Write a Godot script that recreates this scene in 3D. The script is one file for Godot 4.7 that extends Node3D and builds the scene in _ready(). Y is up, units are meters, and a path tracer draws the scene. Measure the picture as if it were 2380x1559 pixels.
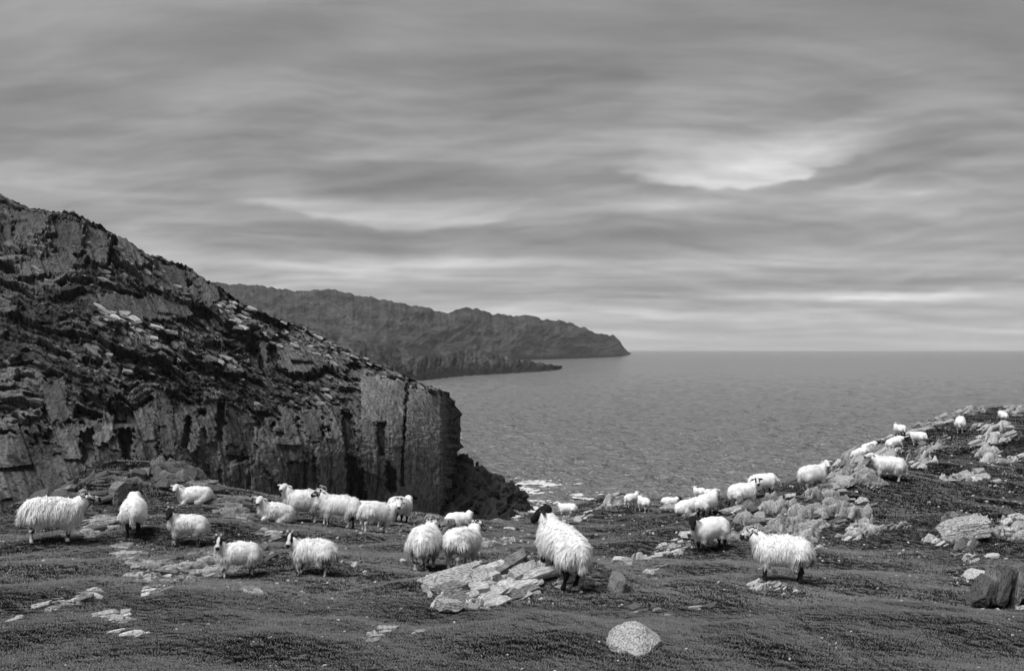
extends Node3D
# A flock of hill sheep on a rocky coastal pasture, a sea cliff, far headlands and an overcast sky.
# Units are metres, y is up, the eye is at the origin, the sea lies 36 m below it.

const PX := 1024.0 / 3000.0          # photograph pixels to render pixels
const FOCAL := 960.0                 # focal length in render pixels
const TILT := 0.01451                # the lens looks up a little
const SEA_Y := -36.0
const EXPOSURE := 2.7

var mats := {}
var rng := RandomNumberGenerator.new()
var used_names := {}

# ---------------------------------------------------------------- helpers
func numbered(n: String) -> String:
	if not used_names.has(n):
		used_names[n] = 0
		return n
	used_names[n] += 1
	return "%s_%03d" % [n, used_names[n]]

func tag(o: Node, label: String, category: String, group := "", kind := "") -> Node:
	o.set_meta("label", label)
	if category != "":
		o.set_meta("category", category)
	if group != "":
		o.set_meta("group", group)
	if kind != "":
		o.set_meta("kind", kind)
	return o

func thing(called: String, label: String, category: String, group := "") -> Node3D:
	var o := Node3D.new()
	o.name = numbered(called)
	add_child(o)
	tag(o, label, category, group)
	return o

func part(called: String, mesh: Mesh, mat: Material, parent: Node) -> MeshInstance3D:
	var o := MeshInstance3D.new()
	o.name = called
	o.mesh = mesh
	if mat:
		o.material_override = mat
	parent.add_child(o, true)
	return o

func build_mesh(v: PackedVector3Array, n: PackedVector3Array, c: PackedColorArray, idx: PackedInt32Array) -> ArrayMesh:
	var a := []
	a.resize(Mesh.ARRAY_MAX)
	a[Mesh.ARRAY_VERTEX] = v
	a[Mesh.ARRAY_NORMAL] = n
	if c.size() == v.size():
		a[Mesh.ARRAY_COLOR] = c
	a[Mesh.ARRAY_INDEX] = idx
	var m := ArrayMesh.new()
	m.add_surface_from_arrays(Mesh.PRIMITIVE_TRIANGLES, a)
	return m

func grey(l: float) -> Color:        # a linear reflectance as an sRGB colour
	return Color(l, l, l).linear_to_srgb()

func ray(sx: float, sy: float) -> Vector3:   # direction of a photograph pixel, one metre of depth
	var x := (sx * PX - 512.0) / FOCAL
	var y := (335.0 - sy * PX) / FOCAL
	var d := Vector3(x, y * cos(TILT) + sin(TILT), y * sin(TILT) - cos(TILT))
	return d / -d.z

func fbm(sd: int, freq: float, oct := 4, gain := 0.5) -> FastNoiseLite:
	var f := FastNoiseLite.new()
	f.seed = sd
	f.noise_type = FastNoiseLite.TYPE_SIMPLEX_SMOOTH
	f.frequency = freq
	f.fractal_type = FastNoiseLite.FRACTAL_FBM
	f.fractal_octaves = oct
	f.fractal_gain = gain
	return f

func cells(sd: int, freq: float, ret: int, jitter := 1.0) -> FastNoiseLite:
	var f := FastNoiseLite.new()
	f.seed = sd
	f.noise_type = FastNoiseLite.TYPE_CELLULAR
	f.frequency = freq
	f.cellular_return_type = ret
	f.cellular_jitter = jitter
	f.fractal_type = FastNoiseLite.FRACTAL_NONE
	return f

func noise_tex(sd: int, freq: float, size: int, stops: Array, oct := 5, ridged := false) -> NoiseTexture2D:
	var t := NoiseTexture2D.new()
	t.width = size
	t.height = size
	t.seamless = true
	t.generate_mipmaps = false
	var f := fbm(sd, freq, oct, 0.55)
	if ridged:
		f.fractal_type = FastNoiseLite.FRACTAL_RIDGED
	t.noise = f
	if stops.size():
		var g := Gradient.new()
		var off := PackedFloat32Array()
		var col := PackedColorArray()
		for s in stops:
			off.append(s[0])
			col.append(grey(s[1]))
		g.offsets = off
		g.colors = col
		t.color_ramp = g
	return t

func normal_tex(sd: int, freq: float, size: int, strength: float, oct := 5, ridged := false) -> NoiseTexture2D:
	var t := noise_tex(sd, freq, size, [], oct, ridged)
	t.as_normal_map = true
	t.bump_strength = strength
	return t

func lerp_table(tab: Array, x: float) -> float:
	if x <= tab[0][0]:
		return tab[0][1]
	for i in range(1, tab.size()):
		if x <= tab[i][0]:
			var a = tab[i - 1]
			var b = tab[i]
			return lerpf(a[1], b[1], (x - a[0]) / (b[0] - a[0]))
	return tab[tab.size() - 1][1]

# thin plate spline through scattered values
func tps_solve(pts: PackedVector2Array, val: PackedFloat64Array, lam: float) -> PackedFloat64Array:
	var n := pts.size()
	var m := n + 3
	var a := []
	for i in m:
		var row := PackedFloat64Array()
		row.resize(m + 1)
		a.append(row)
	for i in n:
		for j in n:
			a[i][j] = tps_k(pts[i].distance_squared_to(pts[j])) + (lam if i == j else 0.0)
		a[i][n] = 1.0
		a[i][n + 1] = pts[i].x
		a[i][n + 2] = pts[i].y
		a[n][i] = 1.0
		a[n + 1][i] = pts[i].x
		a[n + 2][i] = pts[i].y
		a[i][m] = val[i]
	for c in m:
		var p := c
		for r in range(c + 1, m):
			if absf(a[r][c]) > absf(a[p][c]):
				p = r
		var tmp = a[c]
		a[c] = a[p]
		a[p] = tmp
		for r in m:
			if r != c and a[r][c] != 0.0:
				var k: float = a[r][c] / a[c][c]
				for q in range(c, m + 1):
					a[r][q] -= k * a[c][q]
	var out := PackedFloat64Array()
	for i in m:
		out.append(a[i][m] / a[i][i])
	return out

func tps_k(d2: float) -> float:
	return 0.0 if d2 < 1e-9 else 0.5 * d2 * log(d2)

func tps_eval(pts: PackedVector2Array, w: PackedFloat64Array, x: float, y: float) -> float:
	var n := pts.size()
	var s := w[n] + w[n + 1] * x + w[n + 2] * y
	for i in n:
		var dx := x - pts[i].x
		var dy := y - pts[i].y
		var d2 := dx * dx + dy * dy
		if d2 > 1e-9:
			s += w[i] * 0.5 * d2 * log(d2)
	return s

# ---------------------------------------------------------------- scene
func _ready() -> void:
	rng.seed = 7
	# camera
	var cam := Camera3D.new()
	cam.name = "camera"
	cam.fov = rad_to_deg(2.0 * atan(335.0 / FOCAL))
	cam.near = 0.1
	cam.far = 90000.0
	cam.rotation.x = TILT
	add_child(cam)
	cam.current = true
	# sky, haze, exposure
	var env := Environment.new()
	env.background_mode = Environment.BG_SKY
	var sky := Sky.new()
	var pano := PanoramaSkyMaterial.new()
	pano.panorama = sky_panorama()
	sky.sky_material = pano
	env.sky = sky
	env.tonemap_mode = Environment.TONE_MAPPER_LINEAR
	env.tonemap_exposure = EXPOSURE
	env.sdfgi_enabled = true
	env.ssao_enabled = true
	env.ssil_enabled = true
	env.fog_enabled = true
	env.fog_density = 0.000038
	env.fog_light_color = grey(0.7)
	var we := WorldEnvironment.new()
	we.name = "world_environment"
	we.environment = env
	add_child(we)
	# the sun behind the cloud
	var sun := DirectionalLight3D.new()
	sun.name = "sun"
	sun.light_energy = 0.5
	sun.light_angular_distance = 30.0
	sun.light_color = Color(1, 1, 1)
	sun.shadow_enabled = true
	sun.rotation_degrees = Vector3(-58, -38, 0)
	add_child(sun)
	make_materials()
	# the large structure
	make_ground()
	make_sea()
	make_headlands()
	make_cliff()
	print("structure ", Time.get_ticks_msec())
	# the objects
	make_rocks()
	print("rocks ", Time.get_ticks_msec())
	make_flock()
	print("flock ", Time.get_ticks_msec())
	# small details
	make_grass()
	make_pebbles()
	make_foam()
	print("done ", Time.get_ticks_msec())

# ---------------------------------------------------------------- sky
var sky_bands := []
var sky_n1 := fbm(11, 0.9, 5, 0.5)
var sky_n2 := fbm(12, 2.2, 4, 0.5)
var sky_n3 := fbm(13, 0.35, 3, 0.5)
var sky_slow := fbm(14, 0.35, 1, 0.5)

# cloud bands seen in the photograph: polyline (in a 2380 x 1559 copy), half width, gain
var sky_lenses := []     # bright gaps with a crisp lower edge: edge line, height, gain
func sky_setup() -> void:
	sky_lenses = [
		[[[1400, 388], [1480, 410], [1560, 428], [1640, 440], [1740, 442], [1850, 418], [1960, 380], [2120, 310]], 56.0, 0.46],
		[[[480, 462], [640, 484], [760, 508], [880, 532], [980, 536], [1100, 524], [1200, 492], [1340, 432]], 40.0, 0.24],
		[[[-300, 428], [0, 434], [200, 442], [330, 458], [480, 470]], 36.0, 0.1],
		[[[640, 366], [1000, 374], [1200, 380], [1460, 372]], 26.0, 0.1],
		[[[1350, 510], [1600, 482], [1800, 474], [2100, 450], [2600, 445]], 30.0, 0.14],
		[[[1600, 640], [2000, 652], [2500, 630]], 14.0, 0.16],
		[[[1200, 706], [1650, 702], [1900, 696], [2200, 696], [2600, 688]], 12.0, 0.14],
		[[[400, 622], [900, 628], [1300, 612]], 18.0, 0.2],
		[[[1900, 452], [2150, 405], [2300, 440], [2500, 450]], 14.0, 0.16],
		[[[1000, 588], [1400, 580], [1800, 600], [2500, 575]], 12.0, 0.1],
	]
	sky_bands = [
		[[[1480, 398], [1600, 392], [1760, 380], [1900, 345], [2010, 318]], 34.0, 0.12],
		[[[1520, 372], [1680, 352], [1850, 335], [2000, 300], [2140, 270]], 38.0, 0.14],
		[[[1330, 392], [1480, 412], [1620, 444], [1740, 452], [1900, 428], [2050, 398], [2180, 388], [2310, 432]], 17.0, -0.2],
		[[[1820, 398], [1960, 372], [2100, 345], [2400, 310]], 24.0, -0.13],
		[[[180, 478], [400, 470], [600, 500], [750, 528], [900, 548], [1100, 556], [1250, 548], [1400, 524], [1600, 540], [1900, 528], [2400, 518]], 20.0, -0.17],
		[[[560, 452], [700, 470], [860, 500], [980, 524], [1090, 506], [1190, 468], [1320, 436]], 24.0, 0.06],
		[[[640, 418], [800, 436], [950, 420], [1100, 402], [1340, 392]], 24.0, -0.17],
		[[[-200, 250], [100, 215], [400, 140], [700, 60], [900, 10]], 70.0, -0.1],
		[[[100, 330], [350, 300], [600, 230]], 45.0, -0.07],
		[[[1050, 238], [1250, 215], [1420, 192], [1520, 150]], 46.0, -0.12],
		[[[420, 292], [700, 304], [980, 290]], 42.0, -0.1],
		[[[1480, 352], [1700, 312], [1900, 268], [2130, 214]], 40.0, -0.15],
		[[[-100, 418], [150, 418], [400, 408], [600, 438]], 26.0, 0.08],
		[[[700, 350], [1000, 345], [1200, 352], [1420, 352]], 22.0, 0.08],
		[[[1640, 688], [2000, 690], [2400, 680]], 8.0, 0.2],
		[[[1260, 692], [1560, 706], [1900, 697]], 11.0, -0.18],
		[[[1900, 756], [2400, 750]], 6.0, -0.1],
		[[[230, 515], [380, 585], [520, 640]], 40.0, 0.16],
		[[[520, 612], [900, 618], [1200, 605]], 14.0, 0.13],
		[[[1500, 610], [1800, 600], [2400, 588]], 12.0, 0.08],
		[[[1100, 590], [1500, 572], [1900, 575]], 14.0, -0.08],
		[[[1250, 660], [1700, 668], [2400, 655]], 16.0, -0.1],
	]

func sky_light(az: float, el: float) -> float:
	var y := 811.0 - 2231.0 * tan(minf(el, 1.2)) / maxf(cos(az), 0.35)
	var ty := clampf((811.0 - y) / 811.0, 0.0, 1.0)
	var l := lerpf(0.50, 0.34, smoothstep(0.0, 0.35, ty))
	l = lerpf(l, 0.27, smoothstep(0.35, 1.0, ty))
	# a flat layer of cloud seen in perspective
	var k := 1.0 / (sin(el) + 0.09)
	var cx := sin(az) * cos(el) * k
	var cz := -cos(az) * cos(el) * k
	var wx := sky_n3.get_noise_2d(cx * 0.8 + 9.0, cz * 0.8) * 0.5
	var wz := sky_n3.get_noise_2d(cx * 0.8, cz * 0.8 - 20.0) * 0.5
	var g := sky_n1.get_noise_2d((cx + wx) * 0.42, (cz + wz) * 0.9) * 0.34
	g += sky_n2.get_noise_2d((cx + wx) * 0.5, (cz + wz) * 1.6) * 0.16
	if absf(az) < 0.75:
		var p := Vector2(1190.0 + 2231.0 * tan(az), y)
		g *= lerpf(0.8, 1.0, smoothstep(0.55, 0.75, absf(az)))
		var sweep := sky_slow.get_noise_2d(p.x * 0.0026, p.y * 0.002 + 11.0) * 60.0
		p += Vector2(sky_n2.get_noise_2d(p.x * 0.003, p.y * 0.008) * 40.0, sky_n2.get_noise_2d(p.x * 0.003 + 40.0, p.y * 0.009) * 9.0)
		for b in sky_bands:
			var best := 1e9
			var along := 0.0
			var line = b[0]
			if p.y < line[0][1] - 250.0 or p.y > line[0][1] + 250.0:
				continue
			for i in line.size() - 1:
				var a := Vector2(line[i][0], line[i][1])
				var e := Vector2(line[i + 1][0], line[i + 1][1])
				var d := e - a
				var t := clampf((p - a).dot(d) / d.length_squared(), 0.0, 1.0)
				var q := (p - a - d * t).length_squared()
				if q < best:
					best = q
					along = (i + t) / float(line.size() - 1)
			var fade := smoothstep(0.0, 0.25, along) * smoothstep(1.0, 0.75, along) * 0.75 + 0.25
			g += b[2] * fade * exp(-best / (2.0 * b[1] * b[1]))
		for b in sky_lenses:
			var line = b[0]
			var x0: float = line[0][0]
			var x1: float = line[line.size() - 1][0]
			if p.x < x0 or p.x > x1:
				continue
			var up: float = lerp_table(line, p.x) - p.y
			if up < -30.0 or up > 300.0:
				continue
			var u := (p.x - x0) / (x1 - x0)
			var fade := smoothstep(0.0, 0.2, u) * smoothstep(1.0, 0.6, u)
			var soft: float = b[1] * (0.25 + 0.75 * fade)
			g += b[2] * fade * smoothstep(-6.0, 9.0, up) * exp(-maxf(up, 0.0) / soft)
		g += sky_n2.get_noise_2d(p.x * 0.0011 + 3.0, (p.y + sweep) * 0.011) * 0.13 * smoothstep(60.0, 300.0, p.y) * smoothstep(800.0, 690.0, p.y)
		g += sky_n2.get_noise_2d(p.x * 0.003 + 70.0, (p.y + sweep) * 0.026) * 0.04
	return l * 1.06 * exp(g * 1.45) / EXPOSURE

func sky_panorama() -> ImageTexture:
	sky_setup()
	var w := 768
	var h := 384
	var im := Image.create(w, h, false, Image.FORMAT_RGBF)
	for j in h:
		var el := PI * (0.5 - (j + 0.5) / h)
		if el < -0.05:
			for i in w:
				im.set_pixel(i, j, Color(0.2, 0.2, 0.2))
			continue
		for i in w:
			var az := wrapf(TAU * (i + 0.5) / w, -PI, PI)
			var l := sky_light(az, maxf(el, 0.0))
			im.set_pixel(i, j, Color(l, l, l))
	var bw := 4096
	var bh := 2048
	im.resize(bw, bh, Image.INTERPOLATE_CUBIC)
	var half := int(bw * 0.088) / 2
	var j0 := int(bh * (0.5 - 0.135))
	var j1 := int(bh * 0.502)
	for j in range(j0, j1, 1):
		var el := PI * (0.5 - (j + 0.5) / bh)
		for k in range(-half, half):
			var i := posmod(k * 2, bw)
			var l := sky_light(TAU * (k * 2 + 1.0) / bw, maxf(el, 0.0))
			im.set_pixel(i, j, Color(l, l, l))
			im.set_pixel(i + 1, j, Color(l, l, l))
	return ImageTexture.create_from_image(im)

# ---------------------------------------------------------------- materials
func plain(l: float, rough := 0.9) -> StandardMaterial3D:
	var m := StandardMaterial3D.new()
	m.albedo_color = grey(l)
	m.roughness = rough
	m.metallic_specular = 0.25
	return m

func make_materials() -> void:
	var m := plain(1.0, 1.0)
	m.vertex_color_use_as_albedo = true
	m.metallic_specular = 0.1
	m.uv1_triplanar = true
	m.uv1_world_triplanar = true
	m.uv1_scale = Vector3(0.55, 0.55, 0.55)
	m.albedo_texture = noise_tex(21, 0.02, 1024, [[0.0, 0.45], [0.38, 0.7], [0.6, 0.9], [0.78, 1.0]], 6)
	m.normal_enabled = true
	m.normal_texture = normal_tex(22, 0.03, 1024, 8.0, 6)
	mats.turf = m
	m = plain(1.0, 1.0)
	m.vertex_color_use_as_albedo = true
	m.metallic_specular = 0.1
	mats.grass = m
	m = plain(1.0, 0.95)
	m.vertex_color_use_as_albedo = true
	m.metallic_specular = 0.15
	mats.wool = m
	mats.hide = m
	mats.horn = plain(0.3, 0.6)
	mats.dark_skin = plain(0.02, 0.7)
	mats.pale_skin = plain(0.5, 0.8)
	mats.eye = plain(0.01, 0.15)
	# schist with lichen: streaks run along the slab
	for k in 4:
		m = plain([1.0, 0.72, 0.42, 0.2][k], 0.95)
		m.metallic_specular = 0.2
		m.uv1_triplanar = true
		m.uv1_scale = Vector3(0.5, 2.2, 1.4)
		m.uv1_offset = Vector3(k * 0.31, k * 0.17, k * 0.5)
		m.albedo_texture = noise_tex(31 + k, 0.011, 512, [[0.0, 0.04], [0.33, 0.12], [0.41, 0.42], [0.55, 0.62], [0.8, 0.76]], 7)
		m.normal_enabled = true
		m.normal_texture = normal_tex(36, 0.016, 512, 26.0, 7, true)
		mats["rock%d" % k] = m
	for k in 3:
		m = plain([1.0, 0.7, 0.42][k], 0.95)
		m.metallic_specular = 0.2
		m.uv1_triplanar = true
		m.uv1_scale = Vector3(0.55, 0.55, 0.55)
		m.albedo_texture = noise_tex(131 + k, 0.03, 512, [[0.0, 0.06], [0.36, 0.16], [0.46, 0.42], [0.6, 0.6], [0.8, 0.72]], 6)
		m.normal_enabled = true
		m.normal_texture = normal_tex(134, 0.025, 512, 10.0, 6)
		mats["stone%d" % k] = m
	m = mats.stone2.duplicate()
	m.albedo_color = grey(0.26)
	m.uv1_scale = Vector3(1.2, 0.4, 1.2)
	mats.stone3 = m
	m = plain(1.0, 0.95)
	m.vertex_color_use_as_albedo = true
	m.metallic_specular = 0.15
	m.uv1_triplanar = true
	m.uv1_world_triplanar = true
	m.uv1_scale = Vector3(0.9, 0.9, 0.9)
	m.albedo_texture = noise_tex(141, 0.03, 1024, [[0.0, 0.12], [0.38, 0.35], [0.5, 0.95], [0.75, 1.3]], 6)
	m.normal_enabled = true
	m.normal_texture = normal_tex(142, 0.03, 1024, 9.0, 6)
	mats.bedrock = m
	# the cliff
	m = plain(1.0, 0.95)
	m.vertex_color_use_as_albedo = true
	m.metallic_specular = 0.15
	m.uv1_triplanar = true
	m.uv1_world_triplanar = true
	m.uv1_scale = Vector3(0.12, 0.035, 0.12)
	m.albedo_texture = noise_tex(41, 0.012, 1024, [[0.0, 0.15], [0.36, 0.4], [0.55, 0.9], [0.75, 1.25]], 8)
	m.normal_enabled = true
	m.normal_texture = normal_tex(42, 0.012, 1024, 9.0, 7, true)
	mats.cliff = m
	m = plain(1.0, 1.0)
	m.vertex_color_use_as_albedo = true
	m.metallic_specular = 0.05
	m.uv1_triplanar = true
	m.uv1_world_triplanar = true
	m.uv1_scale = Vector3(0.0025, 0.0025, 0.0025)
	m.albedo_texture = noise_tex(43, 0.02, 1024, [[0.0, 0.35], [0.4, 0.6], [0.6, 0.9], [0.8, 1.0]], 7)
	mats.hill = m
	for k in 3:
		m = plain([0.5, 0.3, 0.14][k], 0.95)
		m.metallic_specular = 0.15
		m.uv1_triplanar = true
		m.uv1_scale = Vector3(0.2, 0.5, 0.5)
		m.albedo_texture = noise_tex(45 + k, 0.011, 256, [[0.0, 0.3], [0.4, 0.6], [0.7, 1.0]], 5)
		mats["cliff_slab%d" % k] = m
	mats.wet_rock = plain(0.025, 0.7)
	mats.pebble = plain(0.42, 0.95)
	# sea
	m = plain(0.15, 0.15)
	m.metallic_specular = 0.5
	m.uv1_triplanar = true
	m.uv1_world_triplanar = true
	m.uv1_scale = Vector3(0.006, 0.011, 0.014)
	m.normal_enabled = true
	m.normal_texture = normal_tex(51, 0.02, 1024, 20.0, 5)
	m.normal_scale = 1.6
	mats.sea = m
	mats.foam = plain(0.62, 0.9)

# ---------------------------------------------------------------- ground
const GX0 := -45.0
const GZ0 := -82.0
const GS := 0.3
const GNX := 420
const GNZ := 290
var ground_grid := PackedFloat32Array()
var hum1 := fbm(61, 0.35, 2, 0.5)
var hum2 := fbm(62, 1.4, 2, 0.5)
# where the pasture breaks off, by bearing: photograph x, depth
var edge_tab := [[-900, 15.5], [0, 19.0], [300, 21.5], [640, 23.0], [840, 24.5], [1050, 25.5], [1200, 27.5], [1323, 34.0], [1412, 40.0], [1563, 44.0], [1790, 38.5], [1950, 38.5], [2080, 41.0], [2280, 42.0], [2344, 40.5], [2470, 44.0], [2609, 48.5], [2748, 54.0], [2874, 58.0], [3000, 61.0], [3900, 70.0]]
# photograph x, y and depth of ground points, from the size of the sheep that stand on them
var ground_pts := [[140, 1590, 16.0], [392, 1562, 16.8], [530, 1600, 16.2], [565, 1478, 21.5], [680, 1695, 14.2], [915, 1685, 14.6], [800, 1530, 19.3], [990, 1546, 20.6], [1090, 1562, 19.8], [1176, 1534, 23.0], [1245, 1677, 14.8], [1355, 1662, 15.4], [1660, 1715, 13.6], [1660, 1518, 39.0], [1886, 1501, 33.0], [2070, 1518, 30.5], [2180, 1486, 34.0], [2240, 1452, 39.0], [2085, 1620, 18.0], [2285, 1705, 14.4], [2385, 1436, 30.5], [2627, 1418, 28.0], [2640, 1318, 39.0], [2690, 1306, 41.0], [2635, 1283, 45.0], [2813, 1266, 47.0], [2935, 1238, 51.0], [1347, 1545, 34.0], [0, 1522, 18.5], [180, 1500, 20.0], [1412, 1536, 41.0], [1563, 1506, 44.0], [1790, 1470, 37.5], [2080, 1462, 40.0], [2344, 1418, 40.0], [2470, 1352, 43.5], [2609, 1288, 48.0], [2748, 1231, 53.0], [2874, 1199, 57.0], [3000, 1193, 60.0], [0, 1965, 8.0], [1500, 1965, 8.3], [3000, 1965, 8.2], [2860, 1640, 16.4], [2980, 1480, 23.4], [2800, 1412, 28.0], [1500, 1590, 22.0], [300, 1750, 11.7], [2700, 1800, 11.2]]
# low swells under the outcrops: photograph x, y, radius, height, stretch along the strike
var swells := [[1480, 1700, 0.9, 0.22, 2.0], [1640, 1680, 0.8, 0.2, 1.4], [430, 1420, 1.3, 0.75, 1.2], [250, 1450, 1.4, 0.45, 1.3], [560, 1670, 1.0, 0.16, 1.6], [2300, 1520, 3.0, 0.55, 2.0], [2450, 1470, 2.6, 0.5, 1.6], [2120, 1560, 1.6, 0.3, 2.0], [2560, 1360, 3.0, 0.5, 1.5], [2800, 1570, 1.1, 0.4, 1.2], [2850, 1290, 3.0, 0.4, 1.2], [1640, 1850, 0.9, 0.1, 1.5], [1800, 1460, 1.6, 0.35, 1.0], [2250, 1720, 0.8, 0.1, 1.5], [700, 1480, 1.6, 0.3, 1.4], [1200, 1525, 2.0, 0.3, 1.0], [2830, 1390, 2.0, 0.35, 1.3], [220, 1790, 0.9, 0.1, 2.0]]

func edge_depth(x: float, d: float) -> float:
	return lerp_table(edge_tab, (x / maxf(d, 0.5) * FOCAL + 512.0) / PX)

func grid_h(x: float, z: float) -> float:
	var fx := clampf((x - GX0) / GS, 0.0, GNX - 1.001)
	var fz := clampf((z - GZ0) / GS, 0.0, GNZ - 1.001)
	var i := int(fx)
	var j := int(fz)
	fx -= i
	fz -= j
	var o := j * GNX + i
	return lerpf(lerpf(ground_grid[o], ground_grid[o + 1], fx), lerpf(ground_grid[o + GNX], ground_grid[o + GNX + 1], fx), fz)

func ground_h(x: float, z: float) -> float:
	var h := grid_h(x, z)
	return h + hum1.get_noise_2d(x, z) * 0.14 + hum2.get_noise_2d(x, z) * 0.012

func hit(sx: float, sy: float, most := 75.0) -> Vector3:     # where a photograph pixel meets the pasture
	var r := ray(sx, sy)
	var d := 4.0
	var last := d
	while d < most:
		if r.y * d < ground_h(r.x * d, -d):
			for k in 9:
				var m := (last + d) * 0.5
				if r.y * m < ground_h(r.x * m, -m):
					d = m
				else:
					last = m
			break
		last = d
		d += 0.04 + d * 0.012
	d = minf(d, edge_depth(r.x, 1.0) - 0.15)
	return Vector3(r.x * d, ground_h(r.x * d, -d), -d)

func make_ground() -> void:
	var p := PackedVector2Array()
	var v := PackedFloat64Array()
	for g in ground_pts:
		var q: Vector3 = ray(g[0], g[1]) * float(g[2])
		p.append(Vector2(q.x, q.z))
		v.append(q.y)
	for g in [[0, -1.75, 0], [-9, -2.0, 0], [9, -1.8, 0], [0, -1.6, 8], [-30, -2.2, -8], [40, -2.6, -25]]:
		p.append(Vector2(g[0], g[2]))
		v.append(g[1])
	var w := tps_solve(p, v, 1.5)
	ground_grid.resize(GNX * GNZ)
	# the spline is smooth: every fourth node, the rest between them
	var cn := GNX / 4 + 2
	var cm := GNZ / 4 + 2
	var coarse := PackedFloat32Array()
	coarse.resize(cn * cm)
	for j in cm:
		for i in cn:
			coarse[j * cn + i] = tps_eval(p, w, GX0 + i * 4 * GS, GZ0 + j * 4 * GS)
	for j in GNZ:
		for i in GNX:
			var a := i / 4
			var b := j / 4
			var fx := (i % 4) / 4.0
			var fz := (j % 4) / 4.0
			var o := b * cn + a
			ground_grid[j * GNX + i] = lerpf(lerpf(coarse[o], coarse[o + 1], fx), lerpf(coarse[o + cn], coarse[o + cn + 1], fx), fz)
	for s in swells:
		var c := hit(s[0], s[1])
		var rad: float = s[2]
		var st: float = s[4]
		var reach := rad * st * 2.6
		for j in range(maxi(0, int((c.z - reach - GZ0) / GS)), mini(GNZ, int((c.z + reach - GZ0) / GS) + 1)):
			for i in range(maxi(0, int((c.x - reach - GX0) / GS)), mini(GNX, int((c.x + reach - GX0) / GS) + 1)):
				var dx := GX0 + i * GS - c.x
				var dz := GZ0 + j * GS - c.z
				var al := (dx * 0.75 - dz * 0.66) / (rad * st)
				var ac := (dx * 0.66 + dz * 0.75) / rad
				ground_grid[j * GNX + i] += s[3] * exp(-(al * al + ac * ac))
	# mesh: a fan that gets coarser with depth; past the edge it falls to the sea
	var cols := 440
	var rows := 380
	var fall := 26
	var verts := PackedVector3Array()
	var norms := PackedVector3Array()
	var colr := PackedColorArray()
	var idx := PackedInt32Array()
	var n1 := fbm(64, 0.5, 4)
	var n2 := fbm(65, 5.0, 3)
	for i in cols:
		var az := lerpf(-0.95, 0.95, float(i) / (cols - 1))
		var ed := lerp_table(edge_tab, (az * FOCAL + 512.0) / PX)
		for j in rows + fall:
			var d := 0.0
			var q := Vector3()
			if j < rows:
				d = 1.5 * pow(ed / 1.5, float(j) / (rows - 1))
				q = Vector3(az * d, ground_h(az * d, -d), -d)
				if d > ed - 1.2:
					q.y -= 0.25 * pow((d - ed + 1.2) / 1.2, 2.0) * (0.5 + 0.5 * n2.get_noise_2d(q.x * 0.1, q.z * 0.1))
			else:
				var b := (j - rows + 1) / float(fall)
				d = ed + 14.0 * b * b + 0.2
				var y0 := ground_h(az * ed, -ed) - 0.15
				q = Vector3(az * d, lerpf(y0, SEA_Y - 2.0, pow(b, 1.35)), -d)
				q += Vector3(n1.get_noise_2d(az * 60.0, q.y), n2.get_noise_2d(az * 20.0, q.y * 0.2) * 0.5, n1.get_noise_2d(az * 60.0, q.y + 50.0)) * 1.2 * b
			verts.append(q)
			var t := 0.135 + 0.03 * n1.get_noise_2d(q.x, q.z) + 0.02 * n2.get_noise_2d(q.x * 0.6, q.z * 0.6)
			if j >= rows:
				t = 0.07
			colr.append(Color(t, t, t))
	var tot := rows + fall
	norms.resize(verts.size())
	for i in cols:
		for j in tot:
			var a := verts[mini(i + 1, cols - 1) * tot + j] - verts[maxi(i - 1, 0) * tot + j]
			var b := verts[i * tot + mini(j + 1, tot - 1)] - verts[i * tot + maxi(j - 1, 0)]
			norms[i * tot + j] = a.cross(b).normalized()
			if i < cols - 1 and j < tot - 1:
				var o := i * tot + j
				idx.append_array(PackedInt32Array([o, o + 1, o + tot, o + tot, o + 1, o + tot + 1]))
	var g := part("ground", build_mesh(verts, norms, colr, idx), mats.turf, self)
	tag(g, "close-cropped grey turf of the coastal pasture under the sheep", "", "", "structure")

# ---------------------------------------------------------------- sea
func make_sea() -> void:
	var cols := 360
	var rows := 440
	var verts := PackedVector3Array()
	var norms := PackedVector3Array()
	var idx := PackedInt32Array()
	var w1 := fbm(71, 0.035, 3, 0.5)
	var w2 := fbm(72, 0.17, 3, 0.55)
	for i in cols:
		var az := lerpf(-0.75, 0.75, float(i) / (cols - 1))
		for j in rows:
			var t := float(j) / (rows - 1)
			var d := 34560.0 / lerpf(420.0, 1.35, pow(t, 0.55))      # rows ever farther apart
			var q := Vector3(az * d, SEA_Y, -d)
			var k := 1.0 - smoothstep(500.0, 2600.0, d)
			if k > 0.0:
				q.y += k * (w1.get_noise_2d(q.x, q.z * 2.0) * 0.9 + w2.get_noise_2d(q.x * 0.45, q.z * 1.2) * 1.5)
			verts.append(q)
	norms.resize(verts.size())
	for i in cols:
		for j in rows:
			var a := verts[mini(i + 1, cols - 1) * rows + j] - verts[maxi(i - 1, 0) * rows + j]
			var b := verts[i * rows + mini(j + 1, rows - 1)] - verts[i * rows + maxi(j - 1, 0)]
			norms[i * rows + j] = a.cross(b).normalized()
			if i < cols - 1 and j < rows - 1:
				var o := i * rows + j
				idx.append_array(PackedInt32Array([o, o + 1, o + rows, o + rows, o + 1, o + rows + 1]))
	var s := part("sea", build_mesh(verts, norms, PackedColorArray(), idx), mats.sea, self)
	tag(s, "grey rippled sea reaching to the horizon", "", "", "structure")

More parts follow.
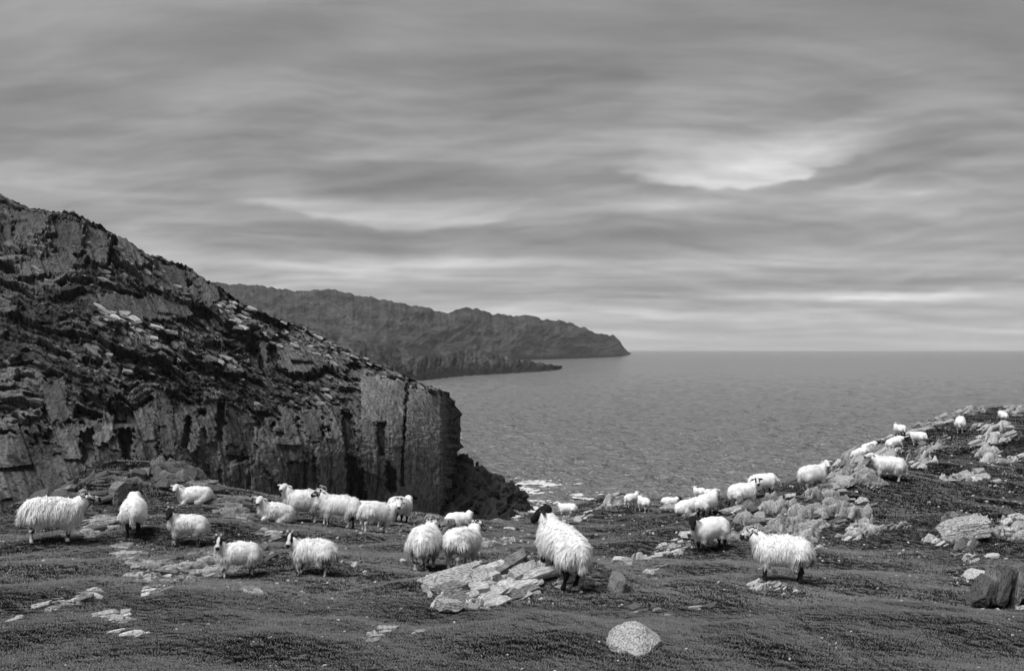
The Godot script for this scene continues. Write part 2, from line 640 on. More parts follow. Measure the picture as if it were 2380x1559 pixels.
# ---------------------------------------------------------------- far headlands
func headland(label: String, ridge: Array, shore: Array, x0: float, x1: float, cols: int, rows: int, back: float, rough: float, tone: float, sd: int, shore_band: float, base_y := SEA_Y - 1.0) -> void:
	var verts := PackedVector3Array()
	var norms := PackedVector3Array()
	var colr := PackedColorArray()
	var idx := PackedInt32Array()
	var n1 := fbm(sd, 1.0, 6, 0.55)
	var n2 := fbm(sd + 1, 1.0, 5, 0.6)
	var rg := fbm(sd + 2, 1.0, 5, 0.5)
	rg.fractal_type = FastNoiseLite.FRACTAL_RIDGED
	var tot := rows + 8
	for i in cols:
		var sx := lerpf(x0, x1, float(i) / (cols - 1))
		var wy := lerp_table(shore, sx)
		var ry := minf(lerp_table(ridge, sx), wy - 0.5)
		var rs := ray(sx, wy)
		var d0 := SEA_Y / minf(rs.y, -0.0004)
		var lift := (wy - ry) / 330.0
		var d1 := d0 * (1.0 + back * clampf(lift, 0.02, 1.0))
		ry += n1.get_noise_2d(sx * 0.03, 3.0) * 7.0 * rough
		var top := ray(sx, ry) * d1
		var low := rs * d0
		low.y = base_y
		for j in tot:
			var q := Vector3()
			if j < rows:
				var t := float(j) / (rows - 1)
				q = low.lerp(top, t)
				# steep shore rocks, then the hillside leaning back
				q.y = lerpf(low.y, top.y, t * (1.0 - t) * 0.35 + t)
				var s := d0 * 0.00042
				var k := sin(PI * clampf(t * 0.94 + 0.03, 0.0, 1.0))
				var e := rg.get_noise_2d(q.x / s * 0.004, q.y / s * 0.005) * 24.0 + n2.get_noise_2d(q.x / s * 0.012, q.y / s * 0.016) * 11.0
				q += Vector3(0.3, 0.25, 1.0) * e * s * k * rough
			else:
				var t := float(j - rows + 1) / 8.0
				q = top + Vector3(top.x, 0, top.z) * 0.25 * t
				q.y = lerpf(top.y, SEA_Y - 2.0, t * t)
			verts.append(q)
			var c := tone * (1.0 + 0.9 * n2.get_noise_2d(sx * 0.012, q.y * 0.03) + 0.7 * n1.get_noise_2d(sx * 0.06, q.y * 0.12))
			if (q.y - SEA_Y) < shore_band * (1.0 + 0.9 * n2.get_noise_2d(sx * 0.04, 7.0) + 0.8 * n1.get_noise_2d(sx * 0.12, q.y * 0.1)):
				c = 0.03 * (1.0 + 0.6 * n1.get_noise_2d(sx * 0.3, q.y * 0.3))     # darker tone in an uneven band above the waterline
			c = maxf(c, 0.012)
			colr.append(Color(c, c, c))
	norms.resize(verts.size())
	for i in cols:
		for j in tot:
			var a := verts[mini(i + 1, cols - 1) * tot + j] - verts[maxi(i - 1, 0) * tot + j]
			var b := verts[i * tot + mini(j + 1, tot - 1)] - verts[i * tot + maxi(j - 1, 0)]
			norms[i * tot + j] = a.cross(b).normalized()
			if i < cols - 1 and j < tot - 1:
				var o := i * tot + j
				idx.append_array(PackedInt32Array([o, o + 1, o + tot, o + tot, o + 1, o + tot + 1]))
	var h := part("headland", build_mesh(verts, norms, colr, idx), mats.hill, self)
	h.name = numbered("headland")
	tag(h, label, "", "", "structure")

func make_headlands() -> void:
	var k := 3000.0 / 2380.0
	var far_ridge := []
	for p in [[300, 640], [520, 657], [600, 662], [700, 676], [760, 671], [830, 686], [930, 703], [1000, 718], [1045, 726], [1070, 716], [1085, 713], [1110, 716], [1135, 727], [1180, 733], [1220, 731], [1260, 741], [1320, 746], [1380, 772], [1400, 776], [1425, 776], [1440, 792], [1455, 810], [1466, 821]]:
		far_ridge.append([p[0] * k, p[1] * k])
	var far_shore := []
	for p in [[300, 846], [900, 844], [1250, 835], [1400, 830], [1440, 828], [1466, 823]]:
		far_shore.append([p[0] * k, p[1] * k])
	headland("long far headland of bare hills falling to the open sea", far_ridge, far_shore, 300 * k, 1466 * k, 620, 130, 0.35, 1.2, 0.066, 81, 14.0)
	var near_ridge := []
	for p in [[400, 690], [600, 720], [730, 765], [820, 790], [900, 806], [980, 822], [1030, 826], [1060, 815], [1090, 810], [1120, 814], [1170, 828], [1200, 836], [1240, 838], [1260, 846], [1290, 848], [1306, 855]]:
		near_ridge.append([p[0] * k, p[1] * k])
	var near_shore := []
	for p in [[400, 905], [900, 893], [990, 883], [1100, 871], [1200, 866], [1290, 861], [1306, 856]]:
		near_shore.append([p[0] * k, p[1] * k])
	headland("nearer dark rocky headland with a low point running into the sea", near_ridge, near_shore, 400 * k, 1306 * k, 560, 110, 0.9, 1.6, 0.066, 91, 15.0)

# ---------------------------------------------------------------- the cliff
const CX0 := -260.0
const CX1 := 1342.0
const CCOLS := 600
const CROWS := 400
var cliff_v := PackedVector3Array()
var cliff_n := PackedVector3Array()
var cliff_node: Node3D
var ridge_tab := [[-300, 380], [-100, 500], [0, 567], [75, 604], [150, 618], [215, 622], [260, 648], [302, 668], [306, 676], [335, 688], [345, 694], [385, 712], [440, 748], [455, 748], [540, 774], [555, 780], [600, 815], [640, 835], [660, 851], [730, 898], [745, 905], [800, 925], [830, 938], [905, 962], [920, 975], [1000, 1010], [1030, 1030], [1130, 1068], [1180, 1095], [1235, 1120], [1290, 1142], [1310, 1150], [1325, 1168], [1334, 1186], [1342, 1225]]
var wall_tab := [[-300, 1240], [0, 1225], [150, 1230], [300, 1205], [420, 1140], [520, 1135], [600, 1175], [720, 1235], [820, 1195], [930, 1200], [1010, 1175], [1050, 1090], [1120, 1098], [1235, 1140], [1300, 1160], [1342, 1230]]

func cliff_at(sx: float, sy: float) -> int:
	var i := int(clampf((sx - CX0) / (CX1 - CX0), 0.0, 1.0) * (CCOLS - 1))
	var ry := lerp_table(ridge_tab, sx)
	var j := int(clampf((1600.0 - sy) / (1600.0 - ry), 0.0, 1.0) * (CROWS - 1))
	return i * (CROWS + 10) + j

func make_cliff() -> void:
	var cp := [[-300, 1600, 104], [0, 1600, 112], [300, 1600, 130], [600, 1600, 152], [900, 1580, 174], [1150, 1560, 192], [1250, 1540, 197], [1300, 1530, 200], [1338, 1500, 201], [0, 1180, 150], [300, 1180, 150], [600, 1190, 162], [900, 1190, 178], [1150, 1130, 193], [1250, 1150, 197], [1300, 1180, 200], [1338, 1210, 201], [-300, 380, 224], [0, 567, 210], [215, 624, 203], [340, 693, 203], [605, 820, 205], [800, 930, 207], [1030, 1030, 208], [1150, 1080, 199], [1235, 1121, 200], [1290, 1142, 202], [0, 900, 176], [300, 900, 178], [600, 1000, 184], [800, 1060, 192], [1000, 1090, 198]]
	var p := PackedVector2Array()
	var dv := PackedFloat64Array()
	for c in cp:
		p.append(Vector2(c[0], c[1]) * 0.01)
		dv.append(c[2])
	var w := tps_solve(p, dv, 0.02)
	var gx := 60
	var gy := 50
	var dg := PackedFloat32Array()
	for j in gy:
		for i in gx:
			dg.append(tps_eval(p, w, (-300.0 + i * 28.5) * 0.01, (350.0 + j * 26.5) * 0.01))
	# bare faces and open clefts seen across the cove: photograph outline, reflectance (0 = cleft), metres proud (or deep)
	var facets := [
		[[[1052, 1092], [1120, 1100], [1235, 1142], [1296, 1160], [1290, 1560], [1075, 1560], [1082, 1400], [1060, 1300]], 0.2, 0.6],
		[[[1296, 1150], [1345, 1190], [1345, 1560], [1288, 1560]], 0.14, 0.6],
		[[[920, 1310], [1010, 1316], [1013, 1470], [945, 1466]], 0.17, 1.6],
		[[[1034, 1222], [1085, 1225], [1112, 1262], [1118, 1400], [1062, 1372], [1040, 1290]], 0.19, 2.2],
		[[[1060, 1375], [1120, 1400], [1130, 1500], [1080, 1480]], 0.15, 1.2],
		[[[745, 1277], [878, 1277], [905, 1345], [842, 1348], [842, 1446], [788, 1390], [760, 1330]], 0.155, 1.8],
		[[[840, 1350], [910, 1350], [925, 1440], [845, 1440]], 0.1, 0.4],
		[[[306, 1210], [333, 1210], [333, 1280], [285, 1305], [272, 1262], [300, 1256]], 0.2, 1.6],
		[[[392, 1250], [450, 1235], [470, 1400], [388, 1400]], 0.13, 1.2],
		[[[448, 1140], [500, 1150], [520, 1330], [470, 1330]], 0.11, 0.6],
		[[[565, 1235], [592, 1240], [580, 1300], [556, 1326], [553, 1300]], 0.2, 1.5],
		[[[600, 1180], [634, 1172], [630, 1290], [606, 1300]], 0.13, 0.5],
		[[[662, 1180], [735, 1230], [738, 1330], [660, 1330]], 0.075, 0.5],
		[[[812, 995], [905, 1000], [966, 1018], [948, 1065], [865, 1086], [812, 1065]], 0.15, 1.5],
		[[[757, 988], [785, 990], [782, 1080], [770, 1086]], 0.12, 0.8],
		[[[966, 1025], [1030, 1050], [1000, 1090], [960, 1070]], 0.12, 0.8],
		[[[815, 1190], [862, 1192], [858, 1262], [818, 1262]], 0.14, 0.8],
		[[[880, 1190], [945, 1195], [940, 1300], [890, 1270]], 0.13, 0.9],
		[[[972, 1240], [1004, 1240], [1000, 1310], [985, 1312]], 0.19, 1.2],
		[[[250, 670], [313, 693], [319, 782], [265, 790], [245, 746]], 0.14, 1.4],
		[[[30, 634], [147, 634], [124, 708], [53, 717]], 0.11, 1.2],
		[[[150, 640], [240, 668], [236, 760], [170, 770], [140, 700]], 0.095, 0.5],
		[[[336, 690], [407, 728], [413, 793], [348, 790]], 0.16, 1.4],
		[[[62, 782], [183, 746], [250, 793], [170, 815], [68, 823]], 0.125, 1.2],
		[[[0, 650], [28, 660], [40, 740], [0, 760]], 0.09, 0.6],
		[[[283, 888], [395, 870], [560, 894], [545, 938], [295, 953]], 0.125, 1.3],
		[[[557, 808], [637, 835], [649, 894], [557, 873]], 0.14, 1.2],
		[[[455, 775], [545, 790], [552, 860], [470, 850]], 0.11, 0.8],
		[[[415, 800], [450, 800], [455, 850], [410, 850]], 0.1, 0.6],
		[[[120, 1130], [190, 1120], [200, 1230], [130, 1240]], 0.1, 0.5],
		[[[140, 1245], [235, 1240], [235, 1310], [150, 1300]], 0.13, 0.6],
		[[[1188, 1122], [1196, 1126], [1190, 1230], [1184, 1300], [1180, 1420], [1172, 1420], [1178, 1290], [1184, 1220]], 0.0, 0.7],
		[[[1100, 1230], [1128, 1235], [1126, 1340], [1106, 1330]], 0.12, -0.3],
		[[[712, 983], [753, 989], [777, 1086], [747, 1065]], 0.0, 4.5],
		[[[788, 990], [810, 995], [812, 1060], [800, 1050]], 0.0, 3.0],
		[[[1010, 1330], [1038, 1345], [1069, 1446], [1080, 1500], [1018, 1490]], 0.0, 5.0],
		[[[1131, 1345], [1160, 1375], [1160, 1440], [1128, 1434]], 0.0, 3.0],
		[[[1000, 1200], [1030, 1210], [1032, 1320], [1010, 1325]], 0.0, 3.0],
		[[[339, 1255], [392, 1249], [384, 1358], [363, 1358]], 0.0, 4.5],
		[[[546, 1211], [561, 1225], [552, 1314], [531, 1308]], 0.0, 4.5],
		[[[637, 1172], [661, 1178], [649, 1296], [631, 1285]], 0.0, 4.0],
		[[[236, 1054], [304, 1069], [295, 1090], [251, 1084]], 0.0, 2.5],
		[[[384, 1093], [460, 1102], [466, 1125], [390, 1119]], 0.0, 2.5],
		[[[200, 985], [235, 990], [236, 1010], [205, 1000]], 0.0, 2.5],
		[[[590, 1000], [640, 990], [660, 1020], [600, 1030]], 0.0, 2.5],
		[[[505, 1060], [560, 1070], [550, 1085], [510, 1080]], 0.0, 2.5],
		[[[880, 1090], [945, 1070], [950, 1085], [890, 1105]], 0.0, 2.5],
		[[[236, 1260], [270, 1250], [280, 1340], [240, 1360]], 0.0, 3.0],
		[[[750, 1200], [790, 1200], [785, 1245], [755, 1240]], 0.0, 3.0],
		[[[330, 720], [345, 722], [335, 790], [312, 800]], 0.0, 2.0],
		[[[330, 860], [420, 870], [420, 885], [340, 880]], 0.0, 2.0],
	]
	var mw := 825
	var mh := 625
	var mask := PackedByteArray()
	mask.resize(mw * mh)
	var edge_n := fbm(110, 0.05, 3, 0.6)
	for f in facets.size():
		var poly := PackedVector2Array()
		var lo := Vector2(1e9, 1e9)
		var hi := Vector2(-1e9, -1e9)
		for q in facets[f][0]:
			var v2 := Vector2(q[0], q[1])
			poly.append(v2)
			lo = lo.min(v2)
			hi = hi.max(v2)
		var wig := 12.0 * clampf(minf(hi.x - lo.x, hi.y - lo.y) / 45.0, 0.15, 1.0)
		for my in range(maxi(0, int((lo.y - 356.0) / 2.0)), mini(mh, int((hi.y - 344.0) / 2.0) + 1)):
			for mx in range(maxi(0, int((lo.x + 294.0) / 2.0)), mini(mw, int((hi.x + 306.0) / 2.0) + 1)):
				var pp := Vector2(mx * 2.0 - 300.0, my * 2.0 + 350.0)
				pp += Vector2(edge_n.get_noise_2d(pp.x, pp.y), edge_n.get_noise_2d(pp.x + 99.0, pp.y)) * wig
				if Geometry2D.is_point_in_polygon(pp, poly):
					mask[my * mw + mx] = f + 1
	# upright joints: columns of uneven width, each broken into blocks of uneven height
	var jr := RandomNumberGenerator.new()
	jr.seed = 99
	var sets := []
	for sc in [[3.6, 12.0], [1.1, 4.2]]:
		var col_of := PackedInt32Array()
		col_of.resize(4000)
		var breaks := []
		var at := 0
		while at < 4000:
			var wd := int(sc[0] * jr.randf_range(0.4, 1.7) * 10.0)
			var br := []
			var yy := -45.0
			while yy < 60.0:
				var hh: float = sc[1] * jr.randf_range(0.4, 1.7)
				br.append([yy + hh, jr.randf_range(-1, 1), jr.randf_range(-1, 1), jr.randf_range(-1, 1), at * 0.1 + wd * 0.05, yy + hh * 0.5])
				yy += hh
			for q in range(at, mini(4000, at + wd)):
				col_of[q] = breaks.size()
			breaks.append(br)
			at += wd
		sets.append([col_of, breaks])
	var cell_b := cells(102, 1.0, FastNoiseLite.RETURN_CELL_VALUE)
	var cell_c := cells(103, 1.0, FastNoiseLite.RETURN_CELL_VALUE)
	var warp := fbm(104, 0.06, 3)
	var lump := fbm(105, 0.2, 5, 0.62)
	var fine := fbm(106, 0.7, 3, 0.6)
	var big := fbm(107, 0.025, 2)
	var veg := fbm(108, 0.07, 4, 0.6)
	var skyline := fbm(109, 0.05, 4, 0.6)
	var tot := CROWS + 10
	var colr := PackedColorArray()
	var idx := PackedInt32Array()
	for i in CCOLS:
		var sx := lerpf(CX0, CX1, float(i) / (CCOLS - 1))
		var ry := lerp_table(ridge_tab, sx) + skyline.get_noise_1d(sx) * 9.0 * smoothstep(1320.0, 1280.0, sx)
		var wy := lerp_table(wall_tab, sx)
		for j in tot:
			var jj := mini(j, CROWS - 1)
			var t := float(jj) / (CROWS - 1)
			var sy := lerpf(1600.0, ry, t)
			var fx := clampf((sx + 300.0) / 28.5, 0.0, gx - 1.01)
			var fy := clampf((sy - 350.0) / 26.5, 0.0, gy - 1.01)
			var o := int(fy) * gx + int(fx)
			var d := lerpf(lerpf(dg[o], dg[o + 1], fx - int(fx)), lerpf(dg[o + gx], dg[o + gx + 1], fx - int(fx)), fy - int(fy))
			var fold := maxf(0.0, sx - 1291.0 + edge_n.get_noise_1d(sy) * 6.0)
			d += fold * 0.5
			var q := ray(sx, sy) * d
			var s := q.x * 0.82 - q.z * 0.57      # along the face
			var y := q.y
			var id := mask[clampi(int((sy - 350.0) * 0.5), 0, mh - 1) * mw + clampi(int((sx + 300.0) * 0.5), 0, mw - 1)]
			var wx := warp.get_noise_2d(s, y) * 3.0
			var wz := warp.get_noise_2d(s + 70.0, y) * 3.0
			var lum := lump.get_noise_2d(s, y * 1.4)
			var wall := smoothstep(wy - 10.0, wy + 10.0, sy + lum * 90.0 - 30.0)
			# joints lean a little
			var sj := clampf((s + y * 0.06 + wx * 0.22) * 10.0, 0.0, 3999.0)
			var e_wall := 0.0
			var tint := 0.0
			for lv in 2:
				var br = sets[lv][1][sets[lv][0][int(sj)]]
				var k := 0
				var yq := y + wz * 0.3
				while k < br.size() - 1 and yq > br[k][0]:
					k += 1
				var bb = br[k]
				var amp: float = [1.7, 0.55][lv]
				e_wall += bb[1] * amp + bb[2] * (s - bb[4]) * 0.22 + bb[3] * (yq - bb[5]) * 0.07
				tint += bb[1] * [0.25, 0.3][lv]
			var cw := cell_b.get_noise_2d((s + wx * 0.2) / 0.55, (y + wz * 0.3) / 2.0)
			e_wall += cw * 0.22
			tint += cw * 0.3
			var dip := (s * 0.9 - y * 0.45 + wx) / 9.0
			var acr := (y * 0.9 + s * 0.42 + wz) / 2.2
			var cc := cell_c.get_noise_2d(dip, acr)
			var cd := cell_b.get_noise_2d(dip * 3.4, acr * 2.4)
			var fn := fine.get_noise_2d(s, y * 1.3)
			var bg := big.get_noise_2d(s, y * 0.7)
			var ce := cell_c.get_noise_2d(dip * 9.0 + 31.0, acr * 5.5)
			var e_slope := cc * 2.2 + cd * 1.2 + ce * 0.5 + lum * 1.3 + bg * 6.0
			var e := lerpf(e_slope, e_wall + bg * 4.0, wall) + fn * lerpf(0.6, 0.22, wall)
			var vg := smoothstep(-0.1, 0.12, veg.get_noise_2d(s, y * 1.6) + lerpf(0.02, -0.22, wall) + fn * 0.3 - smoothstep(900.0, 650.0, sy) * 0.3)
			var rock := 0.112 * (1.0 + tint * wall + (cc * 0.3 + cd * 0.45 + ce * 0.5) * (1.0 - wall))
			if id > 0:
				var ft = facets[id - 1]
				if ft[1] > 0.0:
					e = ft[2] + e_wall * (0.2 if id == 1 else 0.55) + fn * 0.2 + bg * (1.5 if id <= 2 else 5.0)
					rock = ft[1] * (0.85 + tint * 0.45)
					vg *= 0.22
				else:
					e = -ft[2] + e_wall * 0.5 + bg * 5.0
					vg *= 0.3
			e *= smoothstep(0.0, 0.012, 1.0 - t) * 0.6 + 0.4
			var back := Vector3(q.x, 0, q.z).normalized()
			q -= back * e
			q.y += lerpf(0.3, 0.0, wall) * e * smoothstep(0.0, 0.05, 1.0 - t)
			if j >= CROWS:
				var b := (j - CROWS + 1) / 10.0
				q += back * 60.0 * b + Vector3(0, -14.0 * b * b, 0)
			q.x += smoothstep(1296.0, 1330.0, sx) * (edge_n.get_noise_2d(sy * 0.6, 40.0) * 2.4 + edge_n.get_noise_2d(sy * 2.5, 80.0) * 0.9)
			cliff_v.append(q)
			# bare rock, or the grass and heather of the ledges
			var green := 0.054 + 0.055 * fine.get_noise_2d(s * 1.7 + 5.0, y * 2.4) + 0.03 * lum
			var c := maxf(lerpf(rock, green, vg), 0.012)
			colr.append(Color(c, c, c))
	cliff_n.resize(cliff_v.size())
	for i in CCOLS:
		for j in tot:
			var a := cliff_v[mini(i + 1, CCOLS - 1) * tot + j] - cliff_v[maxi(i - 1, 0) * tot + j]
			var b := cliff_v[i * tot + mini(j + 1, tot - 1)] - cliff_v[i * tot + maxi(j - 1, 0)]
			cliff_n[i * tot + j] = a.cross(b).normalized()
			if i < CCOLS - 1 and j < tot - 1:
				var o := i * tot + j
				idx.append_array(PackedInt32Array([o, o + 1, o + tot, o + tot, o + 1, o + tot + 1]))
	# the far side of the point, turned away from the pasture
	var last := (CCOLS - 1) * tot
	var base := cliff_v.size()
	var bv := cliff_v.duplicate()
	var bn := cliff_n.duplicate()
	for j in tot:
		bv.append(cliff_v[last + j] + Vector3(-6, 0, -45))
		bn.append(Vector3(1, 0, 0))
		colr.append(Color(0.08, 0.08, 0.08))
		if j < tot - 1:
			idx.append_array(PackedInt32Array([last + j, last + j + 1, base + j, base + j, last + j + 1, base + j + 1]))
	cliff_node = Node3D.new()
	cliff_node.name = "sea_cliff"
	add_child(cliff_node)
	tag(cliff_node, "tall dark sea cliff of jointed rock with grassy ledges across the cove", "", "", "structure")
	part("rock_face", build_mesh(bv, bn, colr, idx), mats.cliff, cliff_node)

# ---------------------------------------------------------------- rocks
var rock_meshes := []        # blocky slabs
var stone_meshes := []       # rounder boulders
var strike := Vector2(0.92, -0.39)

func ico(level: int) -> Array:
	var t := (1.0 + sqrt(5.0)) / 2.0
	var v := [Vector3(-1, t, 0), Vector3(1, t, 0), Vector3(-1, -t, 0), Vector3(1, -t, 0), Vector3(0, -1, t), Vector3(0, 1, t), Vector3(0, -1, -t), Vector3(0, 1, -t), Vector3(t, 0, -1), Vector3(t, 0, 1), Vector3(-t, 0, -1), Vector3(-t, 0, 1)]
	for i in 12:
		v[i] = v[i].normalized()
	var f := [0, 11, 5, 0, 5, 1, 0, 1, 7, 0, 7, 10, 0, 10, 11, 1, 5, 9, 5, 11, 4, 11, 10, 2, 10, 7, 6, 7, 1, 8, 3, 9, 4, 3, 4, 2, 3, 2, 6, 3, 6, 8, 3, 8, 9, 4, 9, 5, 2, 4, 11, 6, 2, 10, 8, 6, 7, 9, 8, 1]
	for l in level:
		var mid := {}
		var g := []
		for k in range(0, f.size(), 3):
			var m := []
			for e in 3:
				var a: int = f[k + e]
				var b: int = f[k + (e + 1) % 3]
				var key := mini(a, b) * 100000 + maxi(a, b)
				if not mid.has(key):
					mid[key] = v.size()
					v.append(((v[a] + v[b]) * 0.5).normalized())
				m.append(mid[key])
			g.append_array([f[k], m[0], m[2], f[k + 1], m[1], m[0], f[k + 2], m[2], m[1], m[0], m[1], m[2]])
		f = g
	return [v, f]

# a stone: a ball cut by planes; "layers" steps its sides the way the beds split
func cut_stone(sd: int, level: int, cuts: int, rough: float, layers: float, boxy: float, close := 0.78) -> ArrayMesh:
	var r := RandomNumberGenerator.new()
	r.seed = sd
	var n := fbm(sd, 1.4, 3, 0.6)
	var planes := []
	for ax in [Vector3.RIGHT, Vector3.LEFT, Vector3.UP, Vector3.DOWN, Vector3.FORWARD, Vector3.BACK]:
		var a: Vector3 = ax + Vector3(r.randf_range(-1, 1), r.randf_range(-1, 1), r.randf_range(-1, 1)) * 0.22
		planes.append([a.normalized(), r.randf_range(0.8, 1.0) * boxy])
	for c in cuts:
		var a := Vector3(r.randf_range(-1, 1), r.randf_range(-0.6, 1), r.randf_range(-1, 1)).normalized()
		planes.append([a, r.randf_range(close, 1.05)])
	var ic := ico(level)
	var pts := PackedVector3Array()
	for d in ic[0]:
		var rad := 1.5
		for p in planes:
			var k: float = p[0].dot(d)
			if k > 0.02:
				rad = minf(rad, p[1] / k)
		rad *= 1.0 + rough * n.get_noise_3d(d.x, d.y, d.z)
		if layers > 0.0:
			var hgt: float = d.y * rad
			rad *= 1.0 - layers * absf(n.get_noise_2d(hgt * 4.0, d.x * 0.5 + d.z * 0.7)) * (1.0 - absf(d.y))
		pts.append(d * rad)
	var v := PackedVector3Array()
	var nn := PackedVector3Array()
	var idx := PackedInt32Array()
	var f = ic[1]
	for k in range(0, f.size(), 3):
		var a := pts[f[k]]
		var b := pts[f[k + 1]]
		var c := pts[f[k + 2]]
		var fn := (b - a).cross(c - a).normalized()
		if fn.dot(a) < 0.0:
			fn = -fn
			var tmp := b
			b = c
			c = tmp
		v.append_array(PackedVector3Array([a, c, b]))
		nn.append_array(PackedVector3Array([fn, fn, fn]))
		idx.append_array(PackedInt32Array([k, k + 1, k + 2]))
	return build_mesh(v, nn, PackedColorArray(), idx)

func rock_basis(dir: Vector3, dip: float, half: Vector3) -> Basis:
	var x := dir.normalized()
	var z := x.cross(Vector3.UP).normalized()
	var y := z.cross(x).normalized()
	return Basis(x, y, z).rotated(x, dip) * Basis.from_scale(half)

# an outcrop of split slabs lying along the strike inside a photograph outline
func outcrop(label: String, poly: Array, count: int, len0: float, len1: float, sd: int, group := "", tone := 0, lift := 0.35, dip := 0.5, turn := 0.0) -> void:
	len0 *= 0.6
	len1 *= 0.7
	count = maxi(3, int(count * 0.5))
	var r := RandomNumberGenerator.new()
	r.seed = sd
	var pg := PackedVector2Array()
	var lo := Vector2(1e9, 1e9)
	var hi := Vector2(-1e9, -1e9)
	for q in poly:
		pg.append(Vector2(q[0], q[1]))
		lo = lo.min(pg[pg.size() - 1])
		hi = hi.max(pg[pg.size() - 1])
	var mid := (lo + hi) * 0.5
	var t := thing("rock_outcrop", label, "rock outcrop", group)
	t.position = hit(mid.x, mid.y)
	bedrock(t, pg, lo, hi, lift, turn, tone, sd)
	var made := 0
	var tries := 0
	while made < count and tries < count * 30:
		tries += 1
		var p := Vector2(r.randf_range(lo.x, hi.x), r.randf_range(lo.y, hi.y))
		if not Geometry2D.is_point_in_polygon(p, pg):
			continue
		made += 1
		var w := hit(p.x, p.y)
		var ln := lerpf(len0, len1, pow(r.randf(), 1.6)) * 0.5
		var half := Vector3(ln, ln * r.randf_range(0.1, 0.2), ln * r.randf_range(0.16, 0.34))
		if r.randf() < 0.25:
			half = Vector3(ln * 0.6, ln * r.randf_range(0.2, 0.36), ln * r.randf_range(0.3, 0.5))
		var st := strike.rotated(turn + r.randf_range(-0.16, 0.16))
		var ahead := Vector3(w.x + st.x * 0.5, 0, w.z + st.y * 0.5)
		var dir := Vector3(st.x * 0.5, clampf(ground_h(ahead.x, ahead.z) - w.y, -0.3, 0.3) + r.randf_range(-0.02, 0.17), st.y * 0.5)
		var m := part("slab", rock_meshes[r.randi() % rock_meshes.size()], mats["rock%d" % clampi(tone + [0, 0, 0, 1, 1, 1, 2, 2, -1][r.randi() % 9], 0, 3)], t)
		m.transform = Transform3D(rock_basis(dir, dip + r.randf_range(-0.35, 0.35), half), w - t.position + Vector3(0, half.y * lerpf(-0.4, 1.4, r.randf()) * lift * 2.2 + 0.09 * lift * r.randf(), 0))

